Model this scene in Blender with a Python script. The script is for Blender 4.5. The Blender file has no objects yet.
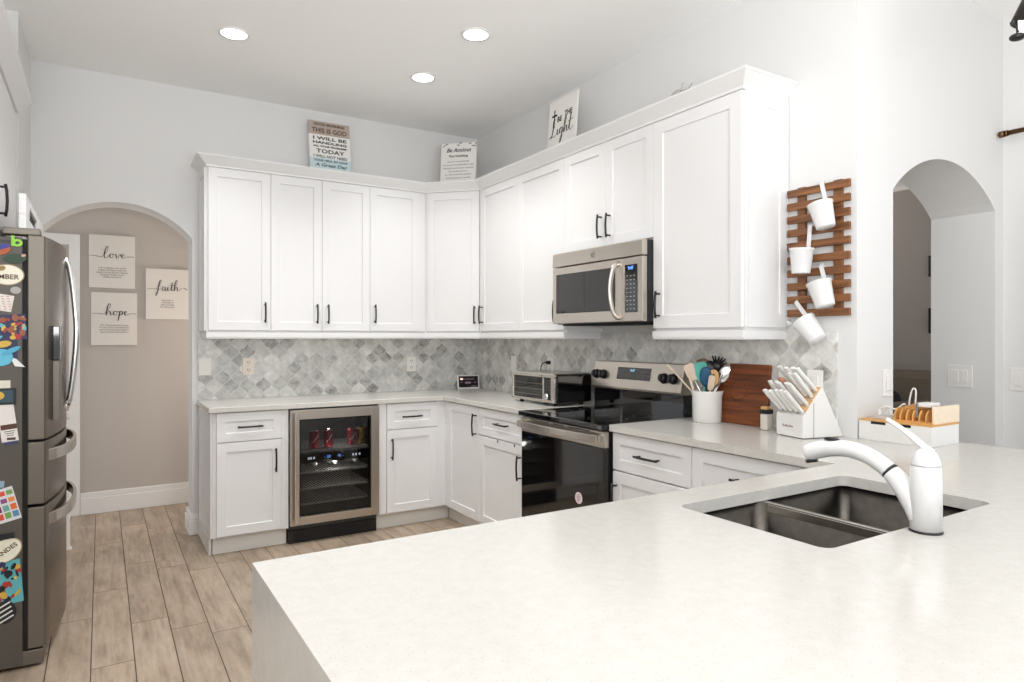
import bpy, bmesh, math, random
from mathutils import Vector, Matrix
random.seed(7)
S = bpy.context.scene
C = S.collection
PI = math.pi

# ------------------------------------------------------------------ camera, world, exposure
cam = bpy.data.objects.new('camera', bpy.data.cameras.new('camera'))
C.objects.link(cam)
cam.location = (-2.7235, -4.9675, 1.3425)
cam.rotation_euler = (PI / 2, 0, -math.radians(31.8052))
cam.data.sensor_width = 36
cam.data.lens = 662.1 / 1024 * 36
cam.data.shift_y = -(341 - 337.22) / 1024
cam.data.clip_start = 0.02
S.camera = cam
S.view_settings.view_transform = 'Standard'
S.view_settings.look = 'None'
S.view_settings.gamma = 1
S.view_settings.use_curve_mapping = False
S.view_settings.exposure = 0.10
S.cycles.use_denoising = True
S.cycles.max_bounces = 10
S.cycles.diffuse_bounces = 6
S.cycles.transparent_max_bounces = 12
W = bpy.data.worlds.new('world'); S.world = W; W.use_nodes = True
W.node_tree.nodes['Background'].inputs[0].default_value = (0.93, 0.965, 1.0, 1)
W.node_tree.nodes['Background'].inputs[1].default_value = 1.2
DOWNLIGHT_W = 50.0
BOUNCE_W = 146.0
HALL_W = 15.0
DEN_W = 36.0

def lamp(name, kind, loc, power, color=(1, 1, 1), **k):
    d = bpy.data.lights.new(name, kind); d.energy = power; d.color = color
    for a, b in k.items(): setattr(d, a, b)
    o = bpy.data.objects.new(name, d); C.objects.link(o); o.location = loc
    return o

# added, unseen fill light behind the camera, bounced off the ceiling
b = lamp('bounce_fill', 'AREA', (-2.5, -5.6, 1.5), BOUNCE_W, (.99, .99, 1), shape='RECTANGLE', size=2.6, size_y=1.2)
b.rotation_euler = (math.radians(167), 0, math.radians(-20))

# ------------------------------------------------------------------ materials
def lin(c):
    r = []
    for v in c:
        v = v / 255
        r.append(v / 12.92 if v <= .04045 else ((v + .055) / 1.055) ** 2.4)
    return (r[0], r[1], r[2], 1)

def mat(name, rgb, rough=.5, metal=0., spec=.5, emit=None, es=0., coat=0., noise=0., nscale=30, stretch=None):
    m = bpy.data.materials.new(name); m.use_nodes = True
    nt = m.node_tree; b = nt.nodes['Principled BSDF']
    b.inputs['Base Color'].default_value = lin(rgb)
    b.inputs['Roughness'].default_value = rough
    b.inputs['Metallic'].default_value = metal
    b.inputs['Specular IOR Level'].default_value = spec
    b.inputs['Coat Weight'].default_value = coat
    if emit:
        b.inputs['Emission Color'].default_value = lin(emit)
        b.inputs['Emission Strength'].default_value = es
    if noise:
        N = nt.nodes; L = nt.links
        g = N.new('ShaderNodeNewGeometry'); mp = N.new('ShaderNodeMapping')
        mp.inputs['Scale'].default_value = stretch or (1, 1, 1)
        t = N.new('ShaderNodeTexNoise'); t.inputs['Scale'].default_value = nscale
        t.inputs['Detail'].default_value = 5
        L.new(g.outputs['Position'], mp.inputs[0]); L.new(mp.outputs[0], t.inputs['Vector'])
        r = N.new('ShaderNodeValToRGB')
        c = lin(rgb)
        r.color_ramp.elements[0].position = .3; r.color_ramp.elements[1].position = .7
        r.color_ramp.elements[0].color = tuple(max(0, x * (1 - noise)) for x in c[:3]) + (1,)
        r.color_ramp.elements[1].color = tuple(min(1, x * (1 + noise)) for x in c[:3]) + (1,)
        L.new(t.outputs['Fac'], r.inputs[0]); L.new(r.outputs[0], b.inputs['Base Color'])
    return m

class NT:
    """small node-building helper"""
    def __init__(s, m): s.t = m.node_tree; s.b = s.t.nodes['Principled BSDF']
    def n(s, kind, **k):
        x = s.t.nodes.new(kind)
        for a, v in k.items(): setattr(x, a, v)
        return x
    def link(s, a, b): s.t.links.new(a, b)
    def m(s, op, a, b=None, c=None):
        x = s.n('ShaderNodeMath', operation=op)
        for i, v in enumerate((a, b, c)):
            if v is None: continue
            if isinstance(v, (int, float)): x.inputs[i].default_value = v
            else: s.link(v, x.inputs[i])
        return x.outputs[0]
    def mix(s, f, a, b):
        x = s.n('ShaderNodeMix', data_type='RGBA')
        for i, v in ((0, f), (6, a), (7, b)):
            if isinstance(v, (int, float, tuple)): x.inputs[i].default_value = v
            else: s.link(v, x.inputs[i])
        return x.outputs[2]
    def ramp(s, f, stops):
        x = s.n('ShaderNodeValToRGB'); e = x.color_ramp.elements
        while len(e) < len(stops): e.new(.5)
        for q, (p, c) in zip(e, stops): q.position = p; q.color = lin(c)
        s.link(f, x.inputs[0]); return x.outputs[0]
    def pos(s):
        g = s.n('ShaderNodeNewGeometry'); sp = s.n('ShaderNodeSeparateXYZ')
        s.link(g.outputs['Position'], sp.inputs[0]); return g.outputs['Position'], sp.outputs
    def noise(s, vec, scale, detail=4, rough=.5, stretch=None):
        if stretch:
            mp = s.n('ShaderNodeMapping'); mp.inputs['Scale'].default_value = stretch
            s.link(vec, mp.inputs[0]); vec = mp.outputs[0]
        t = s.n('ShaderNodeTexNoise'); t.inputs['Scale'].default_value = scale
        t.inputs['Detail'].default_value = detail; t.inputs['Roughness'].default_value = rough
        s.link(vec, t.inputs['Vector']); return t.outputs['Fac']
    def white(s, x, y):
        c = s.n('ShaderNodeCombineXYZ')
        s.link(x, c.inputs[0])
        if y is not None: s.link(y, c.inputs[1])
        w = s.n('ShaderNodeTexWhiteNoise'); s.link(c.outputs[0], w.inputs[0]); return w.outputs['Value']
    def bump(s, h, strength=.2, dist=.002):
        x = s.n('ShaderNodeBump'); x.inputs['Strength'].default_value = strength; x.inputs['Distance'].default_value = dist
        s.link(h, x.inputs['Height']); s.link(x.outputs[0], s.b.inputs['Normal'])

M = {}
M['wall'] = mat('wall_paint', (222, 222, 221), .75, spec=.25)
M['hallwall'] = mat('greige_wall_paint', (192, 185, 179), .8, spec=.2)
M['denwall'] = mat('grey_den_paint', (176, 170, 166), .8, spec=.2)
M['ceiling'] = mat('ceiling_paint', (243, 243, 242), .9, spec=.1)
k = NT(M['ceiling']); p, _ = k.pos(); k.bump(k.noise(p, 160, 3), .25, .002)
M['trim'] = mat('white_trim', (234, 233, 231), .4)
M['cab'] = mat('white_cabinet_lacquer', (228, 228, 228), .38, spec=.4)
M['kick'] = mat('toe_kick_paint', (226, 223, 217), .5)
M['black'] = mat('matte_black_metal', (18, 18, 19), .38)
M['blackgloss'] = mat('black_glass', (8, 8, 9), .06, coat=.5)
M['blackplastic'] = mat('black_plastic', (22, 22, 24), .35)
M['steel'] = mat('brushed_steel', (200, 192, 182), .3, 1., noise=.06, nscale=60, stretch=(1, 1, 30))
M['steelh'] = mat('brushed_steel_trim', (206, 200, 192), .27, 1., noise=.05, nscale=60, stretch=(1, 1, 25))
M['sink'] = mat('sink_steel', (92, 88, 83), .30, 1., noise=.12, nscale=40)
M['chrome'] = mat('polished_steel', (225, 225, 224), .12, 1.)
M['fridgeside'] = mat('fridge_side_paint', (92, 86, 80), .5, .25)
M['fridge'] = mat('dark_stainless', (118, 108, 97), .26, 1., noise=.05, nscale=50, stretch=(1, 1, 25))
M['fridgeedge'] = mat('dark_stainless_edge', (120, 113, 104), .45, .7)
M['gap'] = mat('dark_rubber_gasket', (20, 19, 18), .7)
M['white'] = mat('white_plastic', (230, 229, 226), .35)
M['ceramic'] = mat('white_ceramic', (232, 231, 228), .25)
M['enamel'] = mat('white_enamel', (228, 228, 228), .32)
M['plate'] = mat('wall_plate_white', (240, 238, 232), .4)
M['plateb'] = mat('wall_plate_almond', (238, 227, 214), .4)
M['slot'] = mat('socket_slot', (90, 82, 74), .6)
M['canvas'] = mat('canvas_off_white', (226, 221, 214), .85)
M['ink'] = mat('black_ink', (30, 27, 26), .8)
M['inkgrey'] = mat('grey_ink', (105, 100, 96), .8)
M['ledge'] = mat('lit_lamp_lens', (255, 255, 255), .5, emit=(255, 252, 248), es=9)
M['bulb'] = mat('lit_bulb', (255, 255, 255), .5, emit=(255, 252, 246), es=7)
M['bronze'] = mat('aged_bronze', (122, 92, 64), .32, 1.)
M['darkbronze'] = mat('dark_bronze', (62, 58, 55), .42, .7)
M['sofa'] = mat('taupe_upholstery', (124, 114, 101), .95, noise=.12, nscale=120)
M['darkcloth'] = mat('dark_cloth', (42, 40, 40), .9, noise=.5, nscale=25)
M['red'] = mat('red_can', (150, 24, 44), .3, .3, noise=.35, nscale=70)
M['gold'] = mat('gold_can', (196, 160, 92), .3, .5)
M['teal'] = mat('teal_silicone', (82, 176, 162), .5)
M['blue'] = mat('blue_silicone', (24, 82, 118), .5)
M['beige'] = mat('beige_silicone', (216, 194, 178), .5)
M['brown'] = mat('brown_wood_spoon', (118, 92, 68), .6)
M['lwood'] = mat('light_wood', (222, 176, 118), .5, noise=.12, nscale=60, stretch=(1, 1, .1))
M['palewood'] = mat('pale_wood', (226, 208, 184), .5)
M['bamboo'] = mat('bamboo_box_wood', (214, 160, 92), .45, noise=.14, nscale=50, stretch=(1, .2, 1))
M['bamboolight'] = mat('pale_bamboo_board', (240, 222, 196), .45, noise=.04, nscale=60)
M['rosewood'] = mat('rosy_copper', (176, 122, 98), .35, .3)
M['redink'] = mat('dark_red_print', (120, 40, 34), .7)
M['pottery'] = mat('spice_jar_label', (222, 216, 206), .5)

# slatted rack wood / cutting board
def wood(name, c0, c1, stretch, scale=22):
    m = mat(name, c0, .5); k = NT(m); p, _ = k.pos()
    f = k.noise(p, scale, 5, .6, stretch)
    k.link(k.ramp(f, [(.3, c0), (.7, c1)]), k.b.inputs['Base Color']); return m
M['rackwood'] = wood('walnut_stained_slats', (84, 50, 26), (146, 96, 56), (1, .12, 1.6), 40)
M['board'] = wood('dark_cutting_board', (62, 28, 10), (142, 76, 34), (1, .1, 2.2), 26)

# quartz
M['quartz'] = mat('white_quartz', (233, 230, 223), .16, spec=.5); k = NT(M['quartz']); p, _ = k.pos()
v = k.n('ShaderNodeTexVoronoi'); v.inputs['Scale'].default_value = 210; k.link(p, v.inputs['Vector'])
sp = k.m('LESS_THAN', v.outputs['Distance'], .17)
sepc = k.n('ShaderNodeSeparateColor'); k.link(v.outputs['Color'], sepc.inputs[0])
keep = k.m('GREATER_THAN', sepc.outputs[0], .62)
f = k.m('MULTIPLY', sp, keep)
base = k.ramp(k.noise(p, 34, 6, .65), [(.3, (200, 197, 191)), (.7, (207, 205, 200))])
k.link(k.mix(k.m('MULTIPLY', f, .6), base, lin((136, 128, 118))), k.b.inputs['Base Color'])

# wood-look plank floor: rows along Y, width .154, length .937
M['floor'] = mat('wood_look_plank_tile', (165, 146, 124), .42); k = NT(M['floor']); p, q = k.pos()
rx = k.m('DIVIDE', k.m('ADD', q[0], 2.76 + 154.5), .1545)
row = k.m('FLOOR', rx)
off = k.white(row, None)
ry = k.m('ADD', k.m('DIVIDE', k.m('ADD', q[1], 50.0), .937), off)
cell = k.m('FLOOR', ry)
rnd = k.white(row, cell)
fx = k.m('FRACT', rx); fy = k.m('FRACT', ry)
ex = k.m('MULTIPLY', k.m('MINIMUM', fx, k.m('SUBTRACT', 1, fx)), .1545)
ey = k.m('MULTIPLY', k.m('MINIMUM', fy, k.m('SUBTRACT', 1, fy)), .937)
grout = k.m('LESS_THAN', k.m('MINIMUM', ex, ey), .0021)
sh = k.n('ShaderNodeCombineXYZ'); k.link(q[0], sh.inputs[0])
k.link(k.m('ADD', q[1], k.m('MULTIPLY', rnd, 37.)), sh.inputs[1]); k.link(k.m('MULTIPLY', rnd, 9.), sh.inputs[2])
g1 = k.noise(sh.outputs[0], 9, 6, .65, (1.6, .35, 1)); g2 = k.noise(sh.outputs[0], 60, 4, .6, (1, .06, 1))
tone = k.ramp(k.m('ADD', k.m('MULTIPLY', g1, .7), k.m('MULTIPLY', g2, .3)),
              [(.30, (126, 110, 94)), (.5, (168, 150, 131)), (.72, (193, 178, 160))])
hsv = k.n('ShaderNodeHueSaturation'); k.link(tone, hsv.inputs['Color'])
k.link(k.m('ADD', .86, k.m('MULTIPLY', rnd, .24)), hsv.inputs['Value'])
k.link(k.mix(grout, hsv.outputs[0], lin((66, 54, 44))), k.b.inputs['Base Color'])
k.bump(k.m('SUBTRACT', 1, grout), .3, .002)

# marble lantern mosaic
M['tile'] = mat('marble_mosaic_tile', (190, 190, 184), .3); k = NT(M['tile']); p, q = k.pos()
a = k.m('DIVIDE', k.m('SUBTRACT', q[0], q[1]), .108); z = k.m('DIVIDE', q[2], .118)
u0 = k.m('ADD', a, z); v0 = k.m('SUBTRACT', a, z)
u = k.m('ADD', u0, k.m('MULTIPLY', k.m('SINE', k.m('MULTIPLY', v0, 2 * PI)), .05))
v = k.m('ADD', v0, k.m('MULTIPLY', k.m('SINE', k.m('MULTIPLY', u0, 2 * PI)), .05))
cu = k.m('FLOOR', u); cv = k.m('FLOOR', v); rn = k.white(cu, cv)
fu = k.m('FRACT', u); fv = k.m('FRACT', v)
e = k.m('MINIMUM', k.m('MINIMUM', fu, k.m('SUBTRACT', 1, fu)), k.m('MINIMUM', fv, k.m('SUBTRACT', 1, fv)))
gr = k.m('LESS_THAN', e, .03)
sv = k.n('ShaderNodeVectorMath', operation='ADD'); k.link(p, sv.inputs[0])
cb = k.n('ShaderNodeCombineXYZ'); k.link(k.m('MULTIPLY', rn, 20.), cb.inputs[0]); k.link(k.m('MULTIPLY', rn, 13.), cb.inputs[2])
k.link(cb.outputs[0], sv.inputs[1])
vein = k.noise(sv.outputs[0], 16, 7, .7)
marb = k.ramp(k.m('ADD', k.m('MULTIPLY', vein, .75), k.m('MULTIPLY', rn, .3)),
              [(.28, (132, 131, 127)), (.42, (186, 186, 182)), (.56, (208, 208, 204)), (.78, (240, 239, 236))])
k.link(k.mix(gr, marb, lin((216, 213, 206))), k.b.inputs['Base Color'])
k.bump(k.m('SUBTRACT', 1, gr), .25, .002)

# clear appliance glass
def glassmat(name, tint, refl=.12):
    m = bpy.data.materials.new(name); m.use_nodes = True; nt = m.node_tree; nt.nodes.clear()
    o = nt.nodes.new('ShaderNodeOutputMaterial'); mx = nt.nodes.new('ShaderNodeMixShader')
    t = nt.nodes.new('ShaderNodeBsdfTransparent'); g = nt.nodes.new('ShaderNodeBsdfGlossy'); f = nt.nodes.new('ShaderNodeFresnel')
    t.inputs[0].default_value = lin(tint); g.inputs['Roughness'].default_value = .03; f.inputs[0].default_value = 1.45
    nt.links.new(f.outputs[0], mx.inputs[0]); nt.links.new(t.outputs[0], mx.inputs[1]); nt.links.new(g.outputs[0], mx.inputs[2])
    nt.links.new(mx.outputs[0], o.inputs[0]); return m
M['wire'] = mat('bright_shelf_wire', (205, 205, 203), .35, .2)
M['bottleglass'] = mat('pale_bottle_glass', (150, 156, 152), .15)
M['linerdark'] = mat('dark_cooler_liner', (58, 60, 60), .5)
M['glass'] = glassmat('tinted_glass', (205, 205, 205))
M['clear'] = glassmat('clear_glass', (240, 240, 240))

def colr(name, rgb, rough=.5): 
    if name not in M: M[name] = mat(name, rgb, rough)
    return M[name]

# ------------------------------------------------------------------ mesh builder
I4 = Matrix.Identity(4)
def frame(o, u, n):
    """local (a along u, d outward along n, z up)"""
    return Matrix(((u[0], n[0], 0, o[0]), (u[1], n[1], 0, o[1]), (0, 0, 1, o[2] if len(o) > 2 else 0), (0, 0, 0, 1)))
def T(x, y, z): return Matrix.Translation((x, y, z))
def RZ(a): return Matrix.Rotation(a, 4, 'Z')

class MB:
    def __init__(s, M=None): s.bm = bmesh.new(); s.M = M.copy() if M else I4.copy(); s.mi = 0
    def v(s, p): return s.bm.verts.new(s.M @ Vector(p))
    def f(s, vs, smooth=False):
        try: x = s.bm.faces.new(vs)
        except ValueError: return
        x.material_index = s.mi; x.smooth = smooth; return x
    def box(s, a0, a1, b0, b1, c0, c1):
        q = [s.v((a, b, c)) for c in (c0, c1) for b in (b0, b1) for a in (a0, a1)]
        for i in ((0, 1, 3, 2), (4, 5, 7, 6), (0, 1, 5, 4), (2, 3, 7, 6), (0, 2, 6, 4), (1, 3, 7, 5)): s.f([q[j] for j in i])
        return s
    def prism(s, pts, lo, hi, plane='xz', smooth=False):
        """polygon in a plane, extruded along the remaining axis from lo to hi"""
        def P(p, e): return {'xz': (p[0], e, p[1]), 'yz': (e, p[0], p[1]), 'xy': (p[0], p[1], e)}[plane]
        A = [s.v(P(p, lo)) for p in pts]; B = [s.v(P(p, hi)) for p in pts]; n = len(pts)
        s.f(A); s.f(B)
        for i in range(n): s.f((A[i], A[(i + 1) % n], B[(i + 1) % n], B[i]), smooth)
        return s
    def ring(s, c, d, r, n, up=None, r2=None):
        d = Vector(d).normalized(); up = Vector(up) if up else (Vector((0, 0, 1)) if abs(d.z) < .95 else Vector((1, 0, 0)))
        x = d.cross(up).normalized(); y = x.cross(d).normalized()
        return [s.v(Vector(c) + x * r * math.cos(2 * PI * i / n) + y * (r2 or r) * math.sin(2 * PI * i / n)) for i in range(n)]
    def tube(s, pts, r, n=8, up=None, flat=1., caps=True):
        pts = [Vector(p) for p in pts]; R = []
        for i, p in enumerate(pts):
            d = pts[min(i + 1, len(pts) - 1)] - pts[max(i - 1, 0)]
            rr = r[i] if isinstance(r, (list, tuple)) else r
            R.append(s.ring(p, d, rr, n, up, rr * flat))
        for A, B in zip(R, R[1:]):
            for i in range(n): s.f((A[i], A[(i + 1) % n], B[(i + 1) % n], B[i]), True)
        if caps: s.f(R[0]); s.f(R[-1])
        return s
    def cyl(s, p0, p1, r0, r1=None, n=20): return s.tube([p0, p1], [r0, r0 if r1 is None else r1], n)
    def lathe(s, prof, c=(0, 0, 0), n=28, sx=1, sy=1, cap=True):
        R = []
        for r, z in prof:
            R.append([s.v((c[0] + r * sx * math.cos(2 * PI * i / n), c[1] + r * sy * math.sin(2 * PI * i / n), c[2] + z)) for i in range(n)] if r > 1e-6
                     else [s.v((c[0], c[1], c[2] + z))])
        for A, B in zip(R, R[1:]):
            if len(A) == 1 and len(B) == 1: continue
            if len(A) == 1:
                for i in range(n): s.f((A[0], B[(i + 1) % n], B[i]), True)
            elif len(B) == 1:
                for i in range(n): s.f((A[i], A[(i + 1) % n], B[0]), True)
            else:
                for i in range(n): s.f((A[i], A[(i + 1) % n], B[(i + 1) % n], B[i]), True)
        if cap and len(R[0]) > 1: s.f(R[0])
        if cap and len(R[-1]) > 1: s.f(R[-1])
        return s
    def ball(s, c, r, n=14, sc=(1, 1, 1)):
        m = n // 2; R = []
        for j in range(m + 1):
            t = PI * j / m
            if j in (0, m): R.append([s.v((c[0], c[1], c[2] + r * sc[2] * math.cos(t)))])
            else: R.append([s.v((c[0] + r * sc[0] * math.sin(t) * math.cos(2 * PI * i / n), c[1] + r * sc[1] * math.sin(t) * math.sin(2 * PI * i / n), c[2] + r * sc[2] * math.cos(t))) for i in range(n)])
        for A, B in zip(R, R[1:]):
            for i in range(n):
                if len(A) == 1: s.f((A[0], B[(i + 1) % n], B[i]), True)
                elif len(B) == 1: s.f((A[i], A[(i + 1) % n], B[0]), True)
                else: s.f((A[i], A[(i + 1) % n], B[(i + 1) % n], B[i]), True)
        return s
    def slab(s, rects, z0, z1):
        """union of axis-aligned rectangles as one clean slab; negative rectangles last: (x0,x1,y0,y1,+1/-1)"""
        xs = sorted({round(v, 5) for r in rects for v in r[:2]}); ys = sorted({round(v, 5) for r in rects for v in r[2:4]})
        occ = {}
        for i in range(len(xs) - 1):
            for j in range(len(ys) - 1):
                cx = (xs[i] + xs[i + 1]) / 2; cy = (ys[j] + ys[j + 1]) / 2; o = False
                for r in rects:
                    if r[0] < cx < r[1] and r[2] < cy < r[3]: o = r[4] > 0
                occ[i, j] = o
        V = {}
        def g(i, j, z):
            if (i, j, z) not in V: V[i, j, z] = s.v((xs[i], ys[j], z))
            return V[i, j, z]
        for (i, j), o in occ.items():
            if not o: continue
            for z in (z0, z1): s.f([g(i, j, z), g(i + 1, j, z), g(i + 1, j + 1, z), g(i, j + 1, z)])
            for (di, dj), (p, q) in {(1, 0): ((i + 1, j), (i + 1, j + 1)), (-1, 0): ((i, j), (i, j + 1)), (0, 1): ((i, j + 1), (i + 1, j + 1)), (0, -1): ((i, j), (i + 1, j))}.items():
                if not occ.get((i + di, j + dj)): s.f([g(*p, z0), g(*q, z0), g(*q, z1), g(*p, z1)])
        return s
    def text(s, body, size, Mt, align='CENTER', shear=0., width=None, ext=.0006, bold=0.):
        cu = bpy.data.curves.new('t', 'FONT'); cu.body = body; cu.size = size; cu.align_x = align; cu.align_y = 'CENTER'
        cu.shear = shear; cu.extrude = ext; cu.resolution_u = 2; cu.offset = bold
        o = bpy.data.objects.new('t', cu); C.objects.link(o)
        me = o.evaluated_get(bpy.context.evaluated_depsgraph_get()).to_mesh()
        xs = [w.co.x for w in me.vertices]; k = 1
        if width and xs: k = width / max(1e-6, max(xs) - min(xs))
        vs = [s.bm.verts.new(s.M @ (Mt @ Vector((w.co.x * k, w.co.y, w.co.z)))) for w in me.vertices]
        for p in me.polygons: s.f([vs[i] for i in p.vertices])
        bpy.data.objects.remove(o); bpy.data.curves.remove(cu)
        return s

ORG = {}
def place(name, mb, mats, parent=None, bev=0., origin=None, seg=2, sub=0, norm=True):
    bm = mb.bm
    if norm: bmesh.ops.recalc_face_normals(bm, faces=bm.faces)
    me = bpy.data.meshes.new(name)
    if parent is not None: org = ORG[parent.name]
    elif origin is not None: org = Vector(origin)
    else:
        xs = [v.co for v in bm.verts]
        org = Vector(((min(v.x for v in xs) + max(v.x for v in xs)) / 2, (min(v.y for v in xs) + max(v.y for v in xs)) / 2, min(v.z for v in xs)))
    bmesh.ops.translate(bm, vec=-org, verts=bm.verts)
    bm.to_mesh(me); bm.free()
    o = bpy.data.objects.new(name, me); C.objects.link(o)
    for m in (mats if isinstance(mats, (list, tuple)) else [mats]): me.materials.append(M[m] if isinstance(m, str) else m)
    ORG[o.name] = org
    if parent is not None: o.parent = parent
    else: o.location = org
    if bev:
        b = o.modifiers.new('bevel', 'BEVEL'); b.width = bev; b.segments = seg; b.limit_method = 'ANGLE'; b.angle_limit = math.radians(40)
    if sub:
        b = o.modifiers.new('sub', 'SUBSURF'); b.levels = sub; b.render_levels = sub
    return o
def tag(o, label, cat, group=None):
    o['label'] = label; o['category'] = cat
    if group: o['group'] = group
    return o
def thing(name, label, cat, loc, group=None):
    o = bpy.data.objects.new(name, None); C.objects.link(o); o.location = loc; o.empty_display_size = .05
    ORG[o.name] = Vector(loc); return tag(o, label, cat, group)
def struct(name, mb, mats, bev=0.):
    o = place(name, mb, mats, None, bev); o['kind'] = 'structure'; return o
def smooth_path(pts, n=6):
    P = [Vector(p) for p in pts]; out = []
    for i in range(len(P) - 1):
        a, b, c, d = P[max(i - 1, 0)], P[i], P[i + 1], P[min(i + 2, len(P) - 1)]
        for j in range(n):
            t = j / n
            out.append(.5 * ((2 * b) + (c - a) * t + (2 * a - 5 * b + 4 * c - d) * t * t + (3 * b - a - 3 * c + d) * t ** 3))
    out.append(P[-1]); return out

# ------------------------------------------------------------------ room shell
CZ = 3.03
def arc(cx, hw, spring, apex, n=20):
    h = apex - spring; r = (hw * hw + h * h) / (2 * h); a0 = math.asin(hw / r)
    return [(cx + r * math.sin(-a0 + 2 * a0 * i / n), apex - r + r * math.cos(-a0 + 2 * a0 * i / n)) for i in range(n + 1)]
struct('floor', MB().box(-4.2, 4.4, -8, 2.4, -.1, 0), 'floor')
struct('ceiling', MB().box(-4.2, 4.4, -6.3, .25, CZ, CZ + .1), 'ceiling')
# back wall with the arched hall doorway: everything around the opening as columns under/over the arc
def arched_wall(name, x0, x1, y0, y1, top, cx, hw, spring, apex, sill=0.):
    mb = MB(); A = arc(cx, hw, spring, apex)
    mb.prism([(x0, 0), (A[0][0], 0), (A[0][0], spring), (A[0][0], top), (x0, top)], y0, y1)
    mb.prism([(A[-1][0], 0), (x1, 0), (x1, top), (A[-1][0], top), (A[-1][0], spring)], y0, y1)
    for p, q in zip(A, A[1:]): mb.prism([p, q, (q[0], top), (p[0], top)], y0, y1)
    if sill: mb.box(A[0][0], A[-1][0], y0, y1, 0, sill)
    bmesh.ops.remove_doubles(mb.bm, verts=mb.bm.verts, dist=1e-5)
    # drop the coincident inner faces between neighbouring columns
    seen = {}
    for f in mb.bm.faces: seen.setdefault(tuple(sorted(v.index for v in f.verts)), []).append(f)
    mb.bm.verts.index_update(); seen = {}
    for f in mb.bm.faces: seen.setdefault(tuple(sorted(v.index for v in f.verts)), []).append(f)
    bmesh.ops.delete(mb.bm, geom=[f for g in seen.values() if len(g) > 1 for f in g], context='FACES')
    return struct(name, mb, 'wall')
arched_wall('wall_back', -3.8, .16, 0, .22, CZ, -2.62, .42, 2.012, 2.214)
struct('wall_stove', MB().box(0, .16, -3.352, 0, 0, CZ), 'wall')
arched_wall('wall_arch', .16, 1.5, -3.352, -3.037, CZ, .769, .489, 2.005, 2.2)
struct('wall_right', MB().box(1.349, 1.5, -3.9, -3.352, 0, CZ).box(1.349, 1.5, -6.3, -3.9, 2.3, CZ), 'wall')
struct('wall_left', MB().box(-3.8, -3.09, -.70, 0, 0, CZ).box(-3.95, -3.8, -6.3, .22, 0, CZ), 'wall')
# hall behind the arch
struct('wall_hall', MB().box(-2.915, -.9, 1.0, 1.12, 0, 2.6).box(-4.2, -2.915, 1.0, 1.12, 2.05, 2.6), 'hallwall')
struct('wall_hall_side', MB().box(-1.05, -.9, .22, 1.0, 0, 2.6), 'hallwall')
struct('wall_hall_far', MB().box(-4.2, -2.5, 2.2, 2.3, 0, 2.6), 'hallwall')
struct('ceiling_hall', MB().box(-4.2, -.9, .22, 2.3, 2.6, 2.7), 'ceiling')
struct('trim_1', MB().box(-2.93, -2.861, .975, 1.0, 0, 2.114).box(-3.8, -2.93, .975, 1.0, 2.035, 2.114), 'trim', .004)
def baseboard(name, mb): return struct(name, mb, 'trim', .004)
baseboard('baseboard_hall', MB().box(-2.86, -1.05, .98, 1.0, 0, .125).box(-2.86, -1.05, .986, 1.0, .125, .165))
baseboard('baseboard_back', MB().box(-2.222, -2.155, -.016, 0, 0, .105).box(-2.222, -2.155, -.01, 0, .105, .145).box(-2.222, -2.2, 0, .236, 0, .105).box(-2.215, -2.2, 0, .23, .105, .145))
# den seen through the right-hand arch
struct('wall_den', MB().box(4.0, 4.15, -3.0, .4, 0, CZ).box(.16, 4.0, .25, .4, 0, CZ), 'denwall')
struct('ceiling_den', MB().box(.16, 4.15, -3.04, .4, CZ + .0, CZ + .1), 'ceiling')
struct('trim_2', MB().prism([(4.0, 2.79), (3.985, 2.79), (3.975, 2.83), (3.93, 2.90), (3.92, 2.93), (4.0, 2.93)], -3.0, .25), 'trim')
# backsplash, in place on both walls
struct('trim_backsplash', MB().box(-2.167, -.011, -.011, 0, .914, 1.40).box(-.011, 0, -3.267, 0, .914, 1.37), 'tile')

# ------------------------------------------------------------------ cabinets
FB = lambda y: frame((0, y), (1, 0), (0, -1))            # fronts on the back wall: a = X
FR = lambda x: frame((x, 0), (0, -1), (-1, 0))           # fronts on the stove wall: a = -Y
def shaker(F, a0, a1, z0, z1, rail=.057, t=.019, rec=.009):
    mb = MB(F); g = .0012
    a0 += g; a1 -= g; z0 += g; z1 -= g; r = min(rail, (a1 - a0) * .3, (z1 - z0) * .3)
    i = [(a0 + r, z0 + r), (a1 - r, z0 + r), (a1 - r, z1 - r), (a0 + r, z1 - r)]
    o = [(a0, z0), (a1, z0), (a1, z1), (a0, z1)]
    V = lambda L, d: [mb.v((p[0], d, p[1])) for p in L]
    B = V(o, -t); Fo = V(o, 0); Fi = V(i, 0); Pi = V(i, -rec)
    mb.f(B); mb.f(Pi)
    for k in range(4):
        l = (k + 1) % 4
        mb.f((B[k], B[l], Fo[l], Fo[k])); mb.f((Fo[k], Fo[l], Fi[l], Fi[k])); mb.f((Fi[k], Fi[l], Pi[l], Pi[k]))
    return mb
def pull(F, a, z, length, vert, parent):
    mb = MB(F); h = length / 2
    L = [(-h, .029), (-h * .6, .033), (0, .035), (h * .6, .033), (h, .029)]
    mb.tube([(a, d, z + s) if vert else (a + s, d, z) for s, d in L], .0058, 8)
    for s in (-h * .82, h * .82):
        mb.tube([(a, 0, z + s), (a, .031, z + s)] if vert else [(a + s, 0, z), (a + s, .031, z)], .0048, 8)
    return place('handle', mb, 'black', parent)
def door(F, a0, a1, z0, z1, parent, hz=None, ha=None, name='door', vert=True, hl=.135, rail=.057, hlab=True):
    d = place(name, shaker(F, a0, a1, z0, z1, rail), 'cab', parent, .0012, seg=1)
    if ha is not None: pull(F, ha, hz, hl, vert, d)['label'] = 'matte black bar handle'
    return d

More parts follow.
